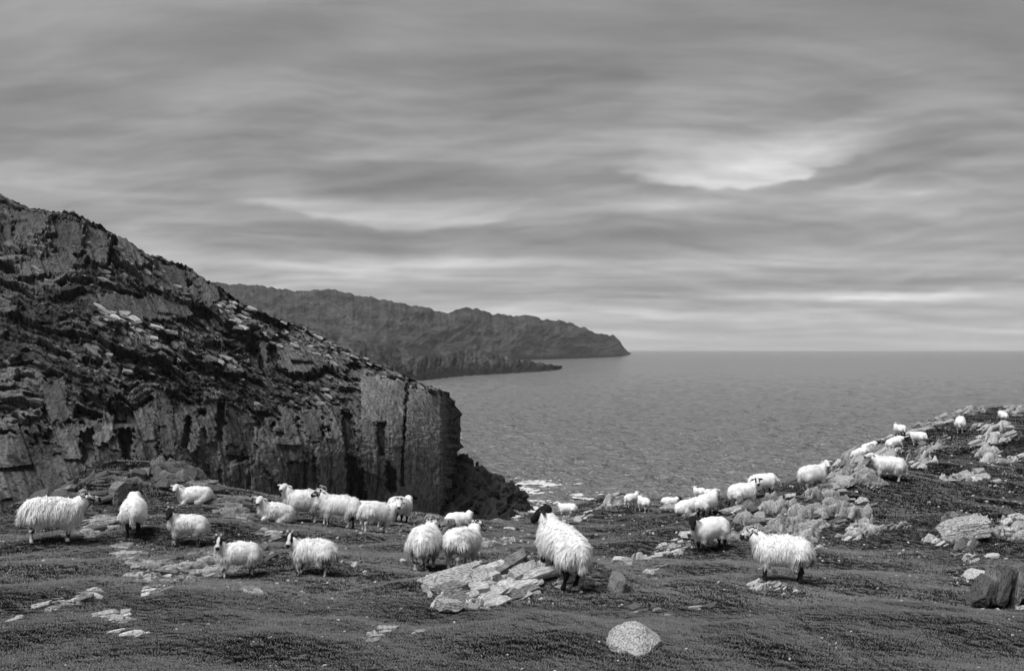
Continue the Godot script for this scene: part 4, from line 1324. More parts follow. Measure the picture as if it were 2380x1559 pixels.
# bones: [a, b, radius a, radius b, tag]
func sheep_bones(sp: Dictionary) -> Dictionary:
	var body := []
	var head := []
	var lie: bool = sp.pose == "lie"
	var drop := 0.3 if lie else 0.0
	var fat: float = sp.get("fat", 1.0)
	var rump := Vector3(-0.3, 0.6 - drop, 0)
	var loin := Vector3(-0.1, 0.6 - drop, 0)
	var rib := Vector3(0.1, 0.585 - drop, 0)
	var chest := Vector3(0.27, 0.59 - drop, 0)
	body.append([rump, loin, 0.215 * fat, 0.225 * fat, WOOL])
	body.append([loin, rib, 0.225 * fat, 0.225 * fat, WOOL])
	body.append([rib, chest, 0.225 * fat, 0.195 * fat, WOOL])
	body.append([Vector3(-0.2, 0.53 - drop, 0), Vector3(0.18, 0.52 - drop, 0), 0.19 * fat, 0.19 * fat, WOOL])
	# neck and head
	var nk: float = deg_to_rad(sp.get("neck", 50.0))
	var ny: float = deg_to_rad(sp.get("neck_turn", 0.0))
	var hy: float = deg_to_rad(sp.get("head_turn", 0.0))
	var hp: float = deg_to_rad(sp.get("head_nod", -22.0))
	var nd := Vector3(cos(nk) * cos(ny), sin(nk), -cos(nk) * sin(ny))
	var base := chest + Vector3(0.05, 0.06, 0)
	var nl := 0.27
	var top := base + nd * nl
	body.append([base, base + nd * nl * 0.6, 0.16 * fat, 0.115 * fat, WOOL])
	body.append([base + nd * nl * 0.5, top, 0.118 * fat, 0.08, WOOL])
	var hd := Vector3(cos(hp) * cos(hy), sin(hp), -cos(hp) * sin(hy))
	var side := hd.cross(Vector3.UP).normalized()
	var up := side.cross(hd).normalized()
	var skull := top + Vector3(0, 0.015, 0)
	var k := 1.25
	head.append([skull - hd * 0.02 * k, skull + hd * 0.06 * k, 0.072 * k, 0.068 * k, FACE])
	head.append([skull + hd * 0.05 * k + up * 0.008 * k, skull + hd * 0.17 * k - up * 0.006 * k, 0.056 * k, 0.038 * k, FACE])
	head.append([skull + hd * 0.04 * k - up * 0.03 * k, skull + hd * 0.165 * k - up * 0.03 * k, 0.046 * k, 0.028 * k, FACE])
	head.append([skull + hd * 0.165 * k - up * 0.012 * k, skull + hd * 0.185 * k - up * 0.022 * k, 0.036 * k, 0.03 * k, FACE])
	head.append([skull + hd * 0.05 * k + side * 0.034 * k + up * 0.028 * k, skull + hd * 0.075 * k + side * 0.038 * k + up * 0.022 * k, 0.022 * k, 0.018 * k, FACE])
	head.append([skull + hd * 0.05 * k - side * 0.034 * k + up * 0.028 * k, skull + hd * 0.075 * k - side * 0.038 * k + up * 0.022 * k, 0.022 * k, 0.018 * k, FACE])
	# legs
	var ph: float = sp.get("stride", 0.0)
	for s in [-1.0, 1.0]:
		if lie:
			body.append([Vector3(0.26, 0.2, s * 0.14), Vector3(0.4, 0.07, s * 0.16), 0.075, 0.045, WOOL])
			body.append([Vector3(0.4, 0.06, s * 0.16), Vector3(0.24, 0.03, s * 0.17), 0.034, 0.024, LEG])
			body.append([Vector3(-0.26, 0.2, s * 0.12), Vector3(-0.1, 0.1, s * 0.16), 0.15, 0.1, WOOL])
			body.append([Vector3(-0.04, 0.05, s * 0.2), Vector3(-0.26, 0.03, s * 0.22), 0.036, 0.024, LEG])
		else:
			var f: float = ph * s * 0.09
			var h: float = -ph * s * 0.09
			body.append([Vector3(0.3, 0.5, s * 0.11), Vector3(0.3 + f * 0.3, 0.34, s * 0.11), 0.1, 0.06, WOOL])
			body.append([Vector3(0.3 + f * 0.3, 0.36, s * 0.11), Vector3(0.315 + f * 0.6, 0.23, s * 0.1), 0.05, 0.034, LEG])
			body.append([Vector3(0.315 + f * 0.6, 0.23, s * 0.1), Vector3(0.3 + f, 0.07, s * 0.1), 0.033, 0.025, LEG])
			body.append([Vector3(0.3 + f, 0.07, s * 0.1), Vector3(0.325 + f, 0.025, s * 0.1), 0.027, 0.031, LEG])
			body.append([Vector3(-0.34, 0.52, s * 0.12), Vector3(-0.27 + h * 0.2, 0.39, s * 0.13), 0.15, 0.08, WOOL])
			body.append([Vector3(-0.27 + h * 0.2, 0.39, s * 0.13), Vector3(-0.41 + h * 0.6, 0.26, s * 0.11), 0.065, 0.036, LEG])
			body.append([Vector3(-0.41 + h * 0.6, 0.26, s * 0.11), Vector3(-0.38 + h, 0.07, s * 0.105), 0.035, 0.025, LEG])
			body.append([Vector3(-0.38 + h, 0.07, s * 0.105), Vector3(-0.355 + h, 0.025, s * 0.105), 0.027, 0.031, LEG])
	for i in range(6, body.size()):
		body[i][0].x *= 0.86
		body[i][1].x *= 0.86
	# tail
	body.append([Vector3(-0.49, 0.62 - drop, 0), Vector3(-0.53, 0.44 - drop * 0.7, 0), 0.06, 0.045, WOOL])
	return {"body": body, "head": head, "skull": skull, "hd": hd, "side": side, "up": up}

# joins tapered capsules with a smooth minimum and meshes the field as surface nets
func nets(bones: Array, h: float, blend: float) -> Dictionary:
	var lo := Vector3(1e9, 1e9, 1e9)
	var hi := -lo
	for b in bones:
		var r := maxf(b[2], b[3]) + h * 2.5
		lo = lo.min(b[0] - Vector3.ONE * r).min(b[1] - Vector3.ONE * r)
		hi = hi.max(b[0] + Vector3.ONE * r).max(b[1] + Vector3.ONE * r)
	var nx := int((hi.x - lo.x) / h) + 2
	var ny := int((hi.y - lo.y) / h) + 2
	var nz := int((hi.z - lo.z) / h) + 2
	var f := PackedFloat32Array()
	f.resize(nx * ny * nz)
	f.fill(0.5)
	var near := PackedFloat32Array()
	near.resize(f.size())
	near.fill(0.5)
	var tg := PackedByteArray()
	tg.resize(f.size())
	for b in bones:
		var a: Vector3 = b[0]
		var e: Vector3 = b[1] - b[0]
		var ee := maxf(e.length_squared(), 1e-9)
		var ra: float = b[2]
		var rb: float = b[3]
		var r := maxf(ra, rb) + blend + h * 2.0
		var l: Vector3 = (a.min(b[1]) - Vector3.ONE * r - lo) / h
		var u: Vector3 = (a.max(b[1]) + Vector3.ONE * r - lo) / h
		for z in range(maxi(0, int(l.z)), mini(nz, int(u.z) + 1)):
			for y in range(maxi(0, int(l.y)), mini(ny, int(u.y) + 1)):
				var o := (z * ny + y) * nx
				var py := lo.y + y * h - a.y
				var pz := lo.z + z * h - a.z
				for x in range(maxi(0, int(l.x)), mini(nx, int(u.x) + 1)):
					var px := lo.x + x * h - a.x
					var t := clampf((px * e.x + py * e.y + pz * e.z) / ee, 0.0, 1.0)
					var dx := px - e.x * t
					var dy := py - e.y * t
					var dz := pz - e.z * t
					var d := sqrt(dx * dx + dy * dy + dz * dz) - ra - (rb - ra) * t
					var i := o + x
					if d < near[i]:
						near[i] = d
						tg[i] = b[4]
					var c := f[i]
					var k := maxf(blend - absf(c - d), 0.0) / blend
					f[i] = minf(c, d) - k * k * blend * 0.25
	var vid := PackedInt32Array()
	vid.resize(f.size())
	vid.fill(-1)
	var v := PackedVector3Array()
	var n := PackedVector3Array()
	var vt := PackedByteArray()
	var sy := nx
	var sz := nx * ny
	var off := [0, 1, sy, sy + 1, sz, sz + 1, sz + sy, sz + sy + 1]
	var ed := [0, 1, 2, 3, 4, 5, 6, 7, 0, 2, 1, 3, 4, 6, 5, 7, 0, 4, 1, 5, 2, 6, 3, 7]
	var lim := h * 1.8
	for z in nz - 1:
		for y in ny - 1:
			var o := (z * ny + y) * nx
			for x in nx - 1:
				var i := o + x
				var f0 := f[i]
				if f0 > lim or f0 < -lim:
					continue
				var m := 0
				for k in 8:
					if f[i + off[k]] < 0.0:
						m |= 1 << k
				if m == 0 or m == 255:
					continue
				var s := Vector3.ZERO
				var cnt := 0
				for k in 12:
					var a: int = ed[k * 2]
					var b: int = ed[k * 2 + 1]
					if ((m >> a) & 1) != ((m >> b) & 1):
						var fa := f[i + off[a]]
						var t := fa / (fa - f[i + off[b]])
						var pa := Vector3(a & 1, (a >> 1) & 1, a >> 2)
						var pb := Vector3(b & 1, (b >> 1) & 1, b >> 2)
						s += pa.lerp(pb, t)
						cnt += 1
				vid[i] = v.size()
				v.append(lo + (Vector3(x, y, z) + s / cnt) * h)
				n.append(Vector3(f[i + 1] + f[i + sy + 1] + f[i + sz + 1] + f[i + sz + sy + 1] - f0 - f[i + sy] - f[i + sz] - f[i + sz + sy],
					f[i + sy] + f[i + sy + 1] + f[i + sz + sy] + f[i + sz + sy + 1] - f0 - f[i + 1] - f[i + sz] - f[i + sz + 1],
					f[i + sz] + f[i + sz + 1] + f[i + sz + sy] + f[i + sz + sy + 1] - f0 - f[i + 1] - f[i + sy] - f[i + sy + 1]).normalized())
				vt.append(tg[i + (1 << 0 if near[i + 1] < near[i] else 0)])
	var idx := PackedInt32Array()
	var st := [1, sy, sz]
	for z in range(1, nz - 1):
		for y in range(1, ny - 1):
			var o := (z * ny + y) * nx
			for x in range(1, nx - 1):
				var i := o + x
				if vid[i] < 0:
					continue
				var ins := f[i] < 0.0
				for ax in 3:
					if (f[i + st[ax]] < 0.0) == ins:
						continue
					var b: int = st[(ax + 1) % 3]
					var c: int = st[(ax + 2) % 3]
					var q0 := vid[i]
					var q1 := vid[i - b]
					var q2 := vid[i - b - c]
					var q3 := vid[i - c]
					if q1 < 0 or q2 < 0 or q3 < 0:
						continue
					if ins:
						idx.append_array(PackedInt32Array([q0, q2, q1, q0, q3, q2]))
					else:
						idx.append_array(PackedInt32Array([q0, q1, q2, q0, q2, q3]))
	return {"v": v, "n": n, "t": vt, "i": idx}

func add_lock(v: PackedVector3Array, n: PackedVector3Array, c: PackedColorArray, idx: PackedInt32Array, p: Vector3, nr: Vector3, d0: Vector3, flow: Vector3, ln: float, wd: float, tone: float) -> void:
	var base := v.size()
	var q := p
	var d := d0
	for k in 2:
		var s: Vector3 = d.cross(nr).normalized() * wd * [1.0, 0.8][k]
		v.append(q - s)
		v.append(q + nr * wd * 0.55)
		v.append(q + s)
		n.append((nr - s / wd * 0.55).normalized())
		n.append(nr)
		n.append((nr + s / wd * 0.55).normalized())
		for e in 3:
			c.append(Color(tone, tone, tone))
		if k == 0:
			q += d * ln * 0.5
			d = (d * 0.5 + flow * 0.6).normalized()
	v.append(q + d * ln * 0.5)
	n.append(nr)
	c.append(Color(tone, tone, tone))
	for e in 2:
		var o := base + e
		idx.append_array(PackedInt32Array([o, o + 3, o + 1, o + 1, o + 3, o + 4]))
	idx.append_array(PackedInt32Array([base + 3, base + 6, base + 4, base + 4, base + 6, base + 5]))

func tube(pts: Array, rad: Array, sides := 7) -> ArrayMesh:
	var v := PackedVector3Array()
	var n := PackedVector3Array()
	var idx := PackedInt32Array()
	for i in pts.size():
		var d: Vector3 = (pts[mini(i + 1, pts.size() - 1)] - pts[maxi(i - 1, 0)]).normalized()
		var a := d.cross(Vector3(0.31, 0.9, 0.2)).normalized()
		var b := d.cross(a)
		for k in sides:
			var t := TAU * k / sides
			var o := a * cos(t) + b * sin(t)
			v.append(pts[i] + o * rad[i])
			n.append(o)
			if i < pts.size() - 1:
				var q := i * sides + k
				var w := i * sides + (k + 1) % sides
				idx.append_array(PackedInt32Array([q, q + sides, w, w, q + sides, w + sides]))
	return build_mesh(v, n, PackedColorArray(), idx)

# one sheep in its own axes: nose along +x, ground at y = 0
func make_sheep(sp: Dictionary, sd: int) -> Node3D:
	var r := RandomNumberGenerator.new()
	r.seed = sd
	var near: bool = sp.get("near", true)
	var sk := sheep_bones(sp)
	var bo := nets(sk.body, 0.018 if near else 0.026, 0.05)
	var he := nets(sk.head, 0.009 if near else 0.014, 0.02)
	var wn := fbm(sd, 5.0, 3, 0.6)
	var pat := fbm(sd + 5, 9.0, 2)
	var root := Node3D.new()
	var v := PackedVector3Array()
	var n := PackedVector3Array()
	var c := PackedColorArray()
	var idx := PackedInt32Array()
	var wv := PackedVector3Array()
	var wnrm := PackedVector3Array()
	var wool_tone: float = sp.get("tone", 0.86)
	var dirt: float = sp.get("dirt", 0.0)
	for i in bo.v.size():
		var p: Vector3 = bo.v[i]
		var t := wool_tone * 0.95
		if bo.t[i] == LEG:
			t = {"black": 0.02, "white": 0.5}.get(sp.legs, -1.0)
			if t < 0.0:
				t = 0.5 if pat.get_noise_3d(p.x, p.y, p.z) > -0.05 else 0.025
			if p.y < 0.05 and sp.pose != "lie":
				t = 0.03
		else:
			p += bo.n[i] * wn.get_noise_3d(p.x, p.y, p.z) * 0.025
			wv.append(p)
			wnrm.append(bo.n[i])
		v.append(p)
		n.append(bo.n[i])
		c.append(Color(t, t, t))
	idx.append_array(bo.i)
	var o := v.size()
	for i in he.v.size():
		var p: Vector3 = he.v[i]
		var l: Vector3 = p - sk.skull
		var fwd: float = l.dot(sk.hd)
		var sd2: float = absf(l.dot(sk.side))
		var t := 0.55
		match sp.face:
			"black":
				t = 0.018
			"white":
				t = 0.6
				if fwd > 0.225 and l.dot(sk.up) < 0.015:
					t = 0.06
			"blaze":           # black cheeks, white forehead stripe and muzzle patches
				t = 0.55 if sd2 < 0.032 + 0.015 * pat.get_noise_3d(p.x, p.y, p.z) else 0.02
				if fwd > 0.15 and fwd < 0.225:
					t = 0.5
				if fwd >= 0.228:
					t = 0.03
			"mottled":
				t = 0.5 if pat.get_noise_3d(p.x * 1.6, p.y * 1.6, p.z * 1.6) > -0.02 else 0.02
				if fwd >= 0.228:
					t = 0.03
		v.append(p)
		n.append(he.n[i])
		c.append(Color(t, t, t))
	for i in he.i:
		idx.append(i + o)
	part("body", build_mesh(v, n, c, idx), mats.hide, root)
	# fleece: locks of wool that hang from the back line down the flanks
	var fv := PackedVector3Array()
	var fn := PackedVector3Array()
	var fc := PackedColorArray()
	var fi := PackedInt32Array()
	var length: float = sp.get("wool", 0.12) * 1.15
	var count: int = sp.get("locks", 6800 if near else 1900)
	var wide := 0.0062 if near else 0.0125
	var lie: bool = sp.pose == "lie"
	for k in count:
		var i := r.randi() % wv.size()
		var p := wv[i] + Vector3(r.randf_range(-1, 1), r.randf_range(-1, 1), r.randf_range(-1, 1)) * 0.012
		var nr := wnrm[i]
		if nr.y < -0.6 and p.x < 0.4:
			continue
		var flow := Vector3(-0.22, -1.0, 0) + Vector3(wn.get_noise_3d(p.x, p.y, p.z), 0, wn.get_noise_3d(p.z, p.x, p.y)) * 1.1
		if nr.y > 0.5:
			flow += Vector3(0, 0, signf(p.z + r.randf_range(-0.03, 0.03)) * 1.4)
		flow = (flow - nr * flow.dot(nr)).normalized()
		var d0 := (nr * r.randf_range(0.25, 0.7) + flow + Vector3(r.randf_range(-1, 1), r.randf_range(-1, 1), r.randf_range(-1, 1)) * 0.3).normalized()
		var ln := length * r.randf_range(0.6, 1.3) * lerpf(0.95, 0.6, smoothstep(-0.2, 0.9, nr.y))
		ln *= lerpf(0.7, 1.0, smoothstep(0.4, 0.56, p.y + (0.3 if lie else 0.0)))
		var hdist: float = p.distance_to(sk.skull)
		ln *= lerpf(0.3, 1.0, smoothstep(0.08, 0.34, hdist))
		if lie:
			ln = minf(ln, maxf(p.y * 0.9, 0.02))
		var t := wool_tone * r.randf_range(0.86, 1.1)
		if dirt > 0.0 and p.x < -0.2 and p.y < 0.56 and wn.get_noise_3d(p.x * 0.8 + 3.0, p.y * 0.8, p.z * 0.8) + (0.5 - p.y) * 1.2 + (-p.x - 0.35) * 0.8 > 0.28 - dirt * 0.3:
			t *= r.randf_range(0.05, 0.35)
		add_lock(fv, fn, fc, fi, p - nr * 0.012, nr, d0, (flow + Vector3(0, -0.5, 0)).normalized(), ln, wide * r.randf_range(0.7, 1.3), minf(t, 0.9))
	part("fleece", build_mesh(fv, fn, fc, fi), mats.wool, root)
	# ears, eyes, horns
	var skull: Vector3 = sk.skull
	var hd: Vector3 = sk.hd
	var side: Vector3 = sk.side
	var up: Vector3 = sk.up
	var ear_mat: Material = mats.dark_skin if sp.face in ["black", "blaze"] else mats.pale_skin
	for s in [-1.0, 1.0]:
		var e0: Vector3 = skull + side * s * 0.068 + up * 0.038 - hd * 0.006
		var e1: Vector3 = e0 + (side * s * 0.9 - up * 0.12 - hd * 0.15).normalized() * 0.135
		var ear := tube([e0, e0.lerp(e1, 0.35), e0.lerp(e1, 0.7), e1], [0.017, 0.034, 0.027, 0.004], 6)
		part("ear", ear, ear_mat, root)
		var eye := SphereMesh.new()
		eye.radius = 0.0155
		eye.height = 0.031
		eye.radial_segments = 10
		eye.rings = 6
		var em := part("eye", eye, mats.eye, root)
		em.position = skull + hd * 0.085 + side * s * 0.0685 + up * 0.03
		if sp.get("horns", false):
			var hp := []
			var hr := []
			for k in 9:
				var a := k / 8.0 * 4.2
				var w := 0.068 + k * 0.005
				hp.append(skull + up * (0.072 + 0.025 + sin(a + 1.2) * w * 0.75 - 0.03) - hd * (0.025 + cos(a + 1.2) * -w * 0.9 + 0.03) + side * s * (0.038 + k * 0.012))
				hr.append(lerpf(0.026, 0.006, k / 8.0))
			part("horn", tube(hp, hr, 7), mats.horn, root)
	return root

func place_sheep(o: Node3D, sp: Dictionary, label: String, group := "") -> void:
	o.name = numbered("sheep")
	add_child(o)
	tag(o, label, "sheep", group)
	var w := hit(sp.at[0], sp.at[1])
	var th := deg_to_rad(sp.turn)
	var s: float = sp.get("size", 1.0) * 0.77
	var f := Vector3(cos(th), 0, -sin(th)) * 0.33 * s
	var hf := ground_h(w.x + f.x, w.z + f.z)
	var hr := ground_h(w.x - f.x, w.z - f.z)
	var pitch := atan2(hf - hr, 0.66 * s) + deg_to_rad(sp.get("pitch", 0.0))
	o.transform = Transform3D(Basis(Vector3.UP, th) * Basis(Vector3.BACK, pitch) * Basis.from_scale(Vector3.ONE * s), Vector3(w.x, (hf + hr) * 0.5 - 0.012 + sp.get("rise", 0.0), w.z))

func make_flock() -> void:
	var flock := [
		{"label": "long shaggy white sheep standing side-on at the rim by the rugged dark crag", "at": [150, 1586], "turn": 28, "size": 1.16, "pose": "stand", "neck": 42, "head_turn": 6, "head_nod": -8, "face": "mottled", "legs": "mottled", "wool": 0.13, "fat": 1.08, "horns": true},
		{"label": "white sheep seen from behind on black legs before the dark crag", "at": [392, 1560], "turn": 108, "size": 1.0, "pose": "stand", "neck": 62, "head_turn": -35, "face": "black", "legs": "black", "wool": 0.12, "fat": 1.05},
		{"label": "black-faced horned sheep with spotted front legs looking out over its shoulder", "at": [540, 1596], "turn": 202, "size": 0.86, "pose": "stand", "neck": 50, "neck_turn": 35, "head_turn": 74, "head_nod": -30, "face": "black", "legs": "mottled", "wool": 0.1, "horns": true},
		{"label": "white-faced sheep resting beside the domed speckled crag", "at": [568, 1474], "turn": 205, "size": 0.9, "pose": "lie", "neck": 42, "head_turn": 66, "head_nod": -20, "face": "white", "legs": "white", "wool": 0.09, "neck_turn": 15},
		{"label": "white sheep with dark eye patches standing above the long low slab", "at": [690, 1694], "turn": 208, "size": 0.84, "pose": "stand", "neck": 56, "neck_turn": 35, "head_turn": 74, "head_nod": -32, "face": "blaze", "legs": "mottled", "wool": 0.11, "horns": true},
		{"label": "horned sheep with a white blaze and one dark hind leg", "at": [912, 1686], "turn": 172, "size": 0.88, "pose": "stand", "neck": 46, "neck_turn": 40, "head_turn": 98, "head_nod": -34, "face": "blaze", "legs": "mottled", "wool": 0.13, "horns": true, "dirt": 0.5},
		{"label": "white-faced ewe resting on the turf above the lichened hump", "at": [800, 1526], "turn": 215, "size": 0.98, "pose": "lie", "neck": 40, "head_turn": 55, "head_nod": -25, "face": "white", "legs": "white", "wool": 0.09, "neck_turn": 15},
		{"label": "pale-faced sheep half hidden behind the walking horned sheep", "at": [880, 1530], "turn": 205, "size": 1.08, "pose": "stand", "neck": 48, "head_turn": 55, "head_nod": -12, "face": "white", "legs": "white", "wool": 0.12},
		{"label": "dark-faced horned sheep walking along the rim", "at": [985, 1545], "turn": 186, "size": 1.08, "pose": "stand", "neck": 44, "head_turn": 38, "head_nod": -20, "face": "mottled", "legs": "mottled", "wool": 0.11, "horns": true, "stride": 0.8},
		{"label": "white-faced sheep turned to look back in the tight group on the rim", "at": [1100, 1560], "turn": 28, "size": 1.0, "pose": "stand", "neck": 44, "neck_turn": -20, "head_turn": -105, "head_nod": -20, "face": "white", "legs": "white", "wool": 0.12, "horns": true},
		{"label": "sheep with a black head facing the sea in the tight group", "at": [1168, 1532], "turn": 62, "size": 1.02, "pose": "stand", "neck": 56, "head_turn": -30, "head_nod": -10, "face": "black", "legs": "black", "wool": 0.1},
		{"label": "sheep showing only a pale face past the rump of the tight group", "at": [1082, 1540], "turn": 170, "size": 0.9, "pose": "stand", "neck": 5, "head_turn": 10, "head_nod": -15, "face": "mottled", "legs": "white", "wool": 0.09},
		{"label": "small dark-headed sheep resting on the rim of the hollow", "at": [1345, 1540], "turn": 20, "size": 0.95, "pose": "lie", "neck": 55, "head_turn": 12, "head_nod": -15, "face": "black", "legs": "black", "wool": 0.07, "near": false},
		{"label": "shaggy sheep seen square from behind beside its mottled companion", "at": [1245, 1674], "turn": 82, "size": 1.1, "pose": "stand", "neck": 46, "head_turn": -45, "head_nod": -25, "face": "mottled", "legs": "mottled", "wool": 0.16, "fat": 1.06, "dirt": 0.6, "horns": true},
		{"label": "shaggy sheep turning its mottled head toward the sea", "at": [1354, 1662], "turn": 60, "size": 1.05, "pose": "stand", "neck": 50, "head_turn": -25, "head_nod": -25, "face": "mottled", "legs": "white", "wool": 0.13, "dirt": 0.6},
		{"label": "big shaggy white sheep with a wholly black head on the layered outcrop", "at": [1630, 1694], "turn": 122, "size": 1.2, "pose": "stand", "neck": 50, "neck_turn": 18, "head_turn": 52, "head_nod": -44, "face": "black", "legs": "black", "wool": 0.12, "fat": 1.03},
		{"label": "lone sheep standing on the skyline of the sea beside the pale ribs", "at": [1662, 1518], "turn": 168, "size": 0.85, "pose": "stand", "neck": 40, "head_turn": 0, "head_nod": -10, "face": "white", "legs": "mottled", "wool": 0.09, "near": false, "dirt": 0.5},
		{"label": "rear sheep of the pair above the sea, half behind the other", "at": [1850, 1484], "turn": 38, "size": 0.78, "pose": "stand", "neck": 46, "head_turn": 0, "face": "white", "legs": "white", "wool": 0.08, "near": false},
		{"label": "white-legged sheep showing its tail in the pair above the sea", "at": [1886, 1499], "turn": 112, "size": 0.82, "pose": "stand", "neck": 56, "head_turn": -25, "face": "mottled", "legs": "white", "wool": 0.08, "near": false, "dirt": 0.3},
		{"label": "dark-headed sheep resting among the low stones above the sea", "at": [1962, 1480], "turn": 12, "size": 0.81, "pose": "lie", "neck": 34, "head_turn": 0, "head_nod": -25, "face": "black", "legs": "black", "wool": 0.07, "near": false},
		{"label": "sheep facing the sea at the back of the huddle of four", "at": [2052, 1458], "turn": 118, "size": 0.83, "pose": "stand", "neck": 58, "head_turn": -20, "face": "white", "legs": "black", "wool": 0.08, "near": false},
		{"label": "round-backed sheep grazing in the middle of the huddle of four", "at": [2084, 1470], "turn": 20, "size": 0.81, "pose": "stand", "neck": -42, "head_turn": 0, "head_nod": -60, "face": "white", "legs": "white", "wool": 0.08, "near": false},
		{"label": "black-legged sheep standing at the front of the huddle of four", "at": [2074, 1517], "turn": 42, "size": 0.83, "pose": "stand", "neck": 30, "head_turn": 10, "head_nod": -20, "face": "white", "legs": "black", "wool": 0.1, "near": false, "dirt": 0.5},
		{"label": "sheep resting with its head hidden behind the huddle of four", "at": [2012, 1504], "turn": 40, "size": 0.85, "pose": "lie", "neck": 14, "head_turn": 0, "head_nod": -40, "face": "white", "legs": "white", "wool": 0.07, "near": false},
		{"label": "blaze-faced sheep looking back beside the grazing one on the ribbed outcrop", "at": [2182, 1485], "turn": 18, "size": 0.87, "pose": "stand", "neck": 48, "neck_turn": -35, "head_turn": -112, "head_nod": -22, "face": "blaze", "legs": "white", "wool": 0.1, "near": false},
		{"label": "sheep grazing on the skyline of the sea behind the blaze-faced one", "at": [2240, 1452], "turn": 12, "size": 0.85, "pose": "stand", "neck": -40, "head_turn": 0, "head_nod": -55, "face": "white", "legs": "black", "wool": 0.08, "near": false},
		{"label": "neat black-faced, black-legged ewe facing out from below the ribbed outcrop", "at": [2082, 1616], "turn": 204, "size": 0.98, "pose": "stand", "neck": 46, "neck_turn": 22, "head_turn": 52, "head_nod": -38, "face": "black", "legs": "black", "wool": 0.07, "fat": 1.02},
		{"label": "very woolly white ewe standing side-on over the low crumbling ledge", "at": [2285, 1701], "turn": 168, "size": 1.04, "pose": "stand", "neck": 50, "neck_turn": -10, "head_turn": 12, "head_nod": -24, "face": "mottled", "legs": "black", "wool": 0.12, "fat": 1.08, "dirt": 0.45},
		{"label": "white-faced sheep looking back from the steep layered crag", "at": [2386, 1434], "turn": 20, "size": 0.95, "pose": "stand", "neck": 46, "neck_turn": -35, "head_turn": -112, "head_nod": -22, "face": "white", "legs": "white", "wool": 0.12},
		{"label": "white sheep climbing from the grass onto the crag", "at": [2600, 1408], "turn": 164, "size": 1.00, "pose": "stand", "neck": 32, "head_turn": 25, "head_nod": -10, "face": "white", "legs": "white", "wool": 0.1},
		{"label": "sheep turned rump-on behind the one climbing the crag", "at": [2530, 1348], "turn": 150, "size": 0.81, "pose": "stand", "neck": -30, "head_turn": 0, "head_nod": -50, "face": "white", "legs": "white", "wool": 0.08, "near": false},
		{"label": "sheep resting in a cleft of the jagged rim", "at": [2548, 1324], "turn": 15, "size": 0.94, "pose": "lie", "neck": 10, "head_turn": 0, "head_nod": -30, "face": "black", "legs": "black", "wool": 0.07, "near": false},
		{"label": "highest-headed sheep facing the sea from the rocky shoulder", "at": [2637, 1281], "turn": 102, "size": 0.85, "pose": "stand", "neck": 66, "head_turn": 15, "face": "mottled", "legs": "black", "wool": 0.08, "near": false},
		{"label": "sheep grazing on the rim below the rocky shoulder", "at": [2634, 1317], "turn": -15, "size": 0.83, "pose": "stand", "neck": -30, "head_turn": 0, "head_nod": -50, "face": "black", "legs": "white", "wool": 0.08, "near": false},
		{"label": "sheep showing its tail on the grass below the rocky shoulder", "at": [2692, 1304], "turn": 120, "size": 0.83, "pose": "stand", "neck": 20, "head_turn": 30, "head_nod": -20, "face": "white", "legs": "white", "wool": 0.08, "near": false, "dirt": 0.3},
		{"label": "sheep grazing alone on the grass under the long rocky crest", "at": [2814, 1264], "turn": 60, "size": 0.95, "pose": "stand", "neck": -40, "head_turn": 0, "head_nod": -60, "face": "white", "legs": "white", "wool": 0.08, "near": false},
		{"label": "round sheep grazing with its back turned on the white ledges", "at": [2936, 1236], "turn": 88, "size": 0.95, "pose": "stand", "neck": -42, "head_turn": 0, "head_nod": -60, "face": "black", "legs": "black", "wool": 0.08, "near": false, "dirt": 0.4},
	]
	var sd := 900
	for sp in flock:
		sd += 7
		place_sheep(make_sheep(sp, sd), sp, sp.label, "sheep on the coastal pasture")

# ---------------------------------------------------------------- turf blades and foam
func tuft(sd: int, blades: int, spread: float, tall: float, wide: float) -> ArrayMesh:
	var r := RandomNumberGenerator.new()
	r.seed = sd
	var v := PackedVector3Array()
	var n := PackedVector3Array()
	var c := PackedColorArray()
	var idx := PackedInt32Array()
	for b in blades:
		var a := r.randf() * TAU
		var p := Vector3(cos(a), 0, sin(a)) * spread * sqrt(r.randf())
		var h := tall * r.randf_range(0.4, 1.2)
		var lean := Vector3(r.randf_range(-1, 1), 0, r.randf_range(-1, 1)) * h * 0.8
		var s := Vector3(cos(a + 1.3), 0, sin(a + 1.3)) * wide * r.randf_range(0.6, 1.3)
		var o := v.size()
		v.append_array(PackedVector3Array([p - s, p + s, p + lean * 0.5 + Vector3(0, h * 0.65, 0) - s * 0.6, p + lean * 0.5 + Vector3(0, h * 0.65, 0) + s * 0.6, p + lean * 1.2 + Vector3(0, h, 0)]))
		var nn := Vector3(r.randf_range(-0.4, 0.4), 1, r.randf_range(-0.4, 0.4)).normalized()
		var t := r.randf_range(0.65, 1.2)
		if r.randf() < 0.1:
			t = r.randf_range(1.8, 3.2)       # bleached straw
		for k in 5:
			n.append(nn)
			c.append(Color(t, t, t))
		idx.append_array(PackedInt32Array([o, o + 2, o + 1, o + 1, o + 2, o + 3, o + 2, o + 4, o + 3]))
	return build_mesh(v, n, c, idx)

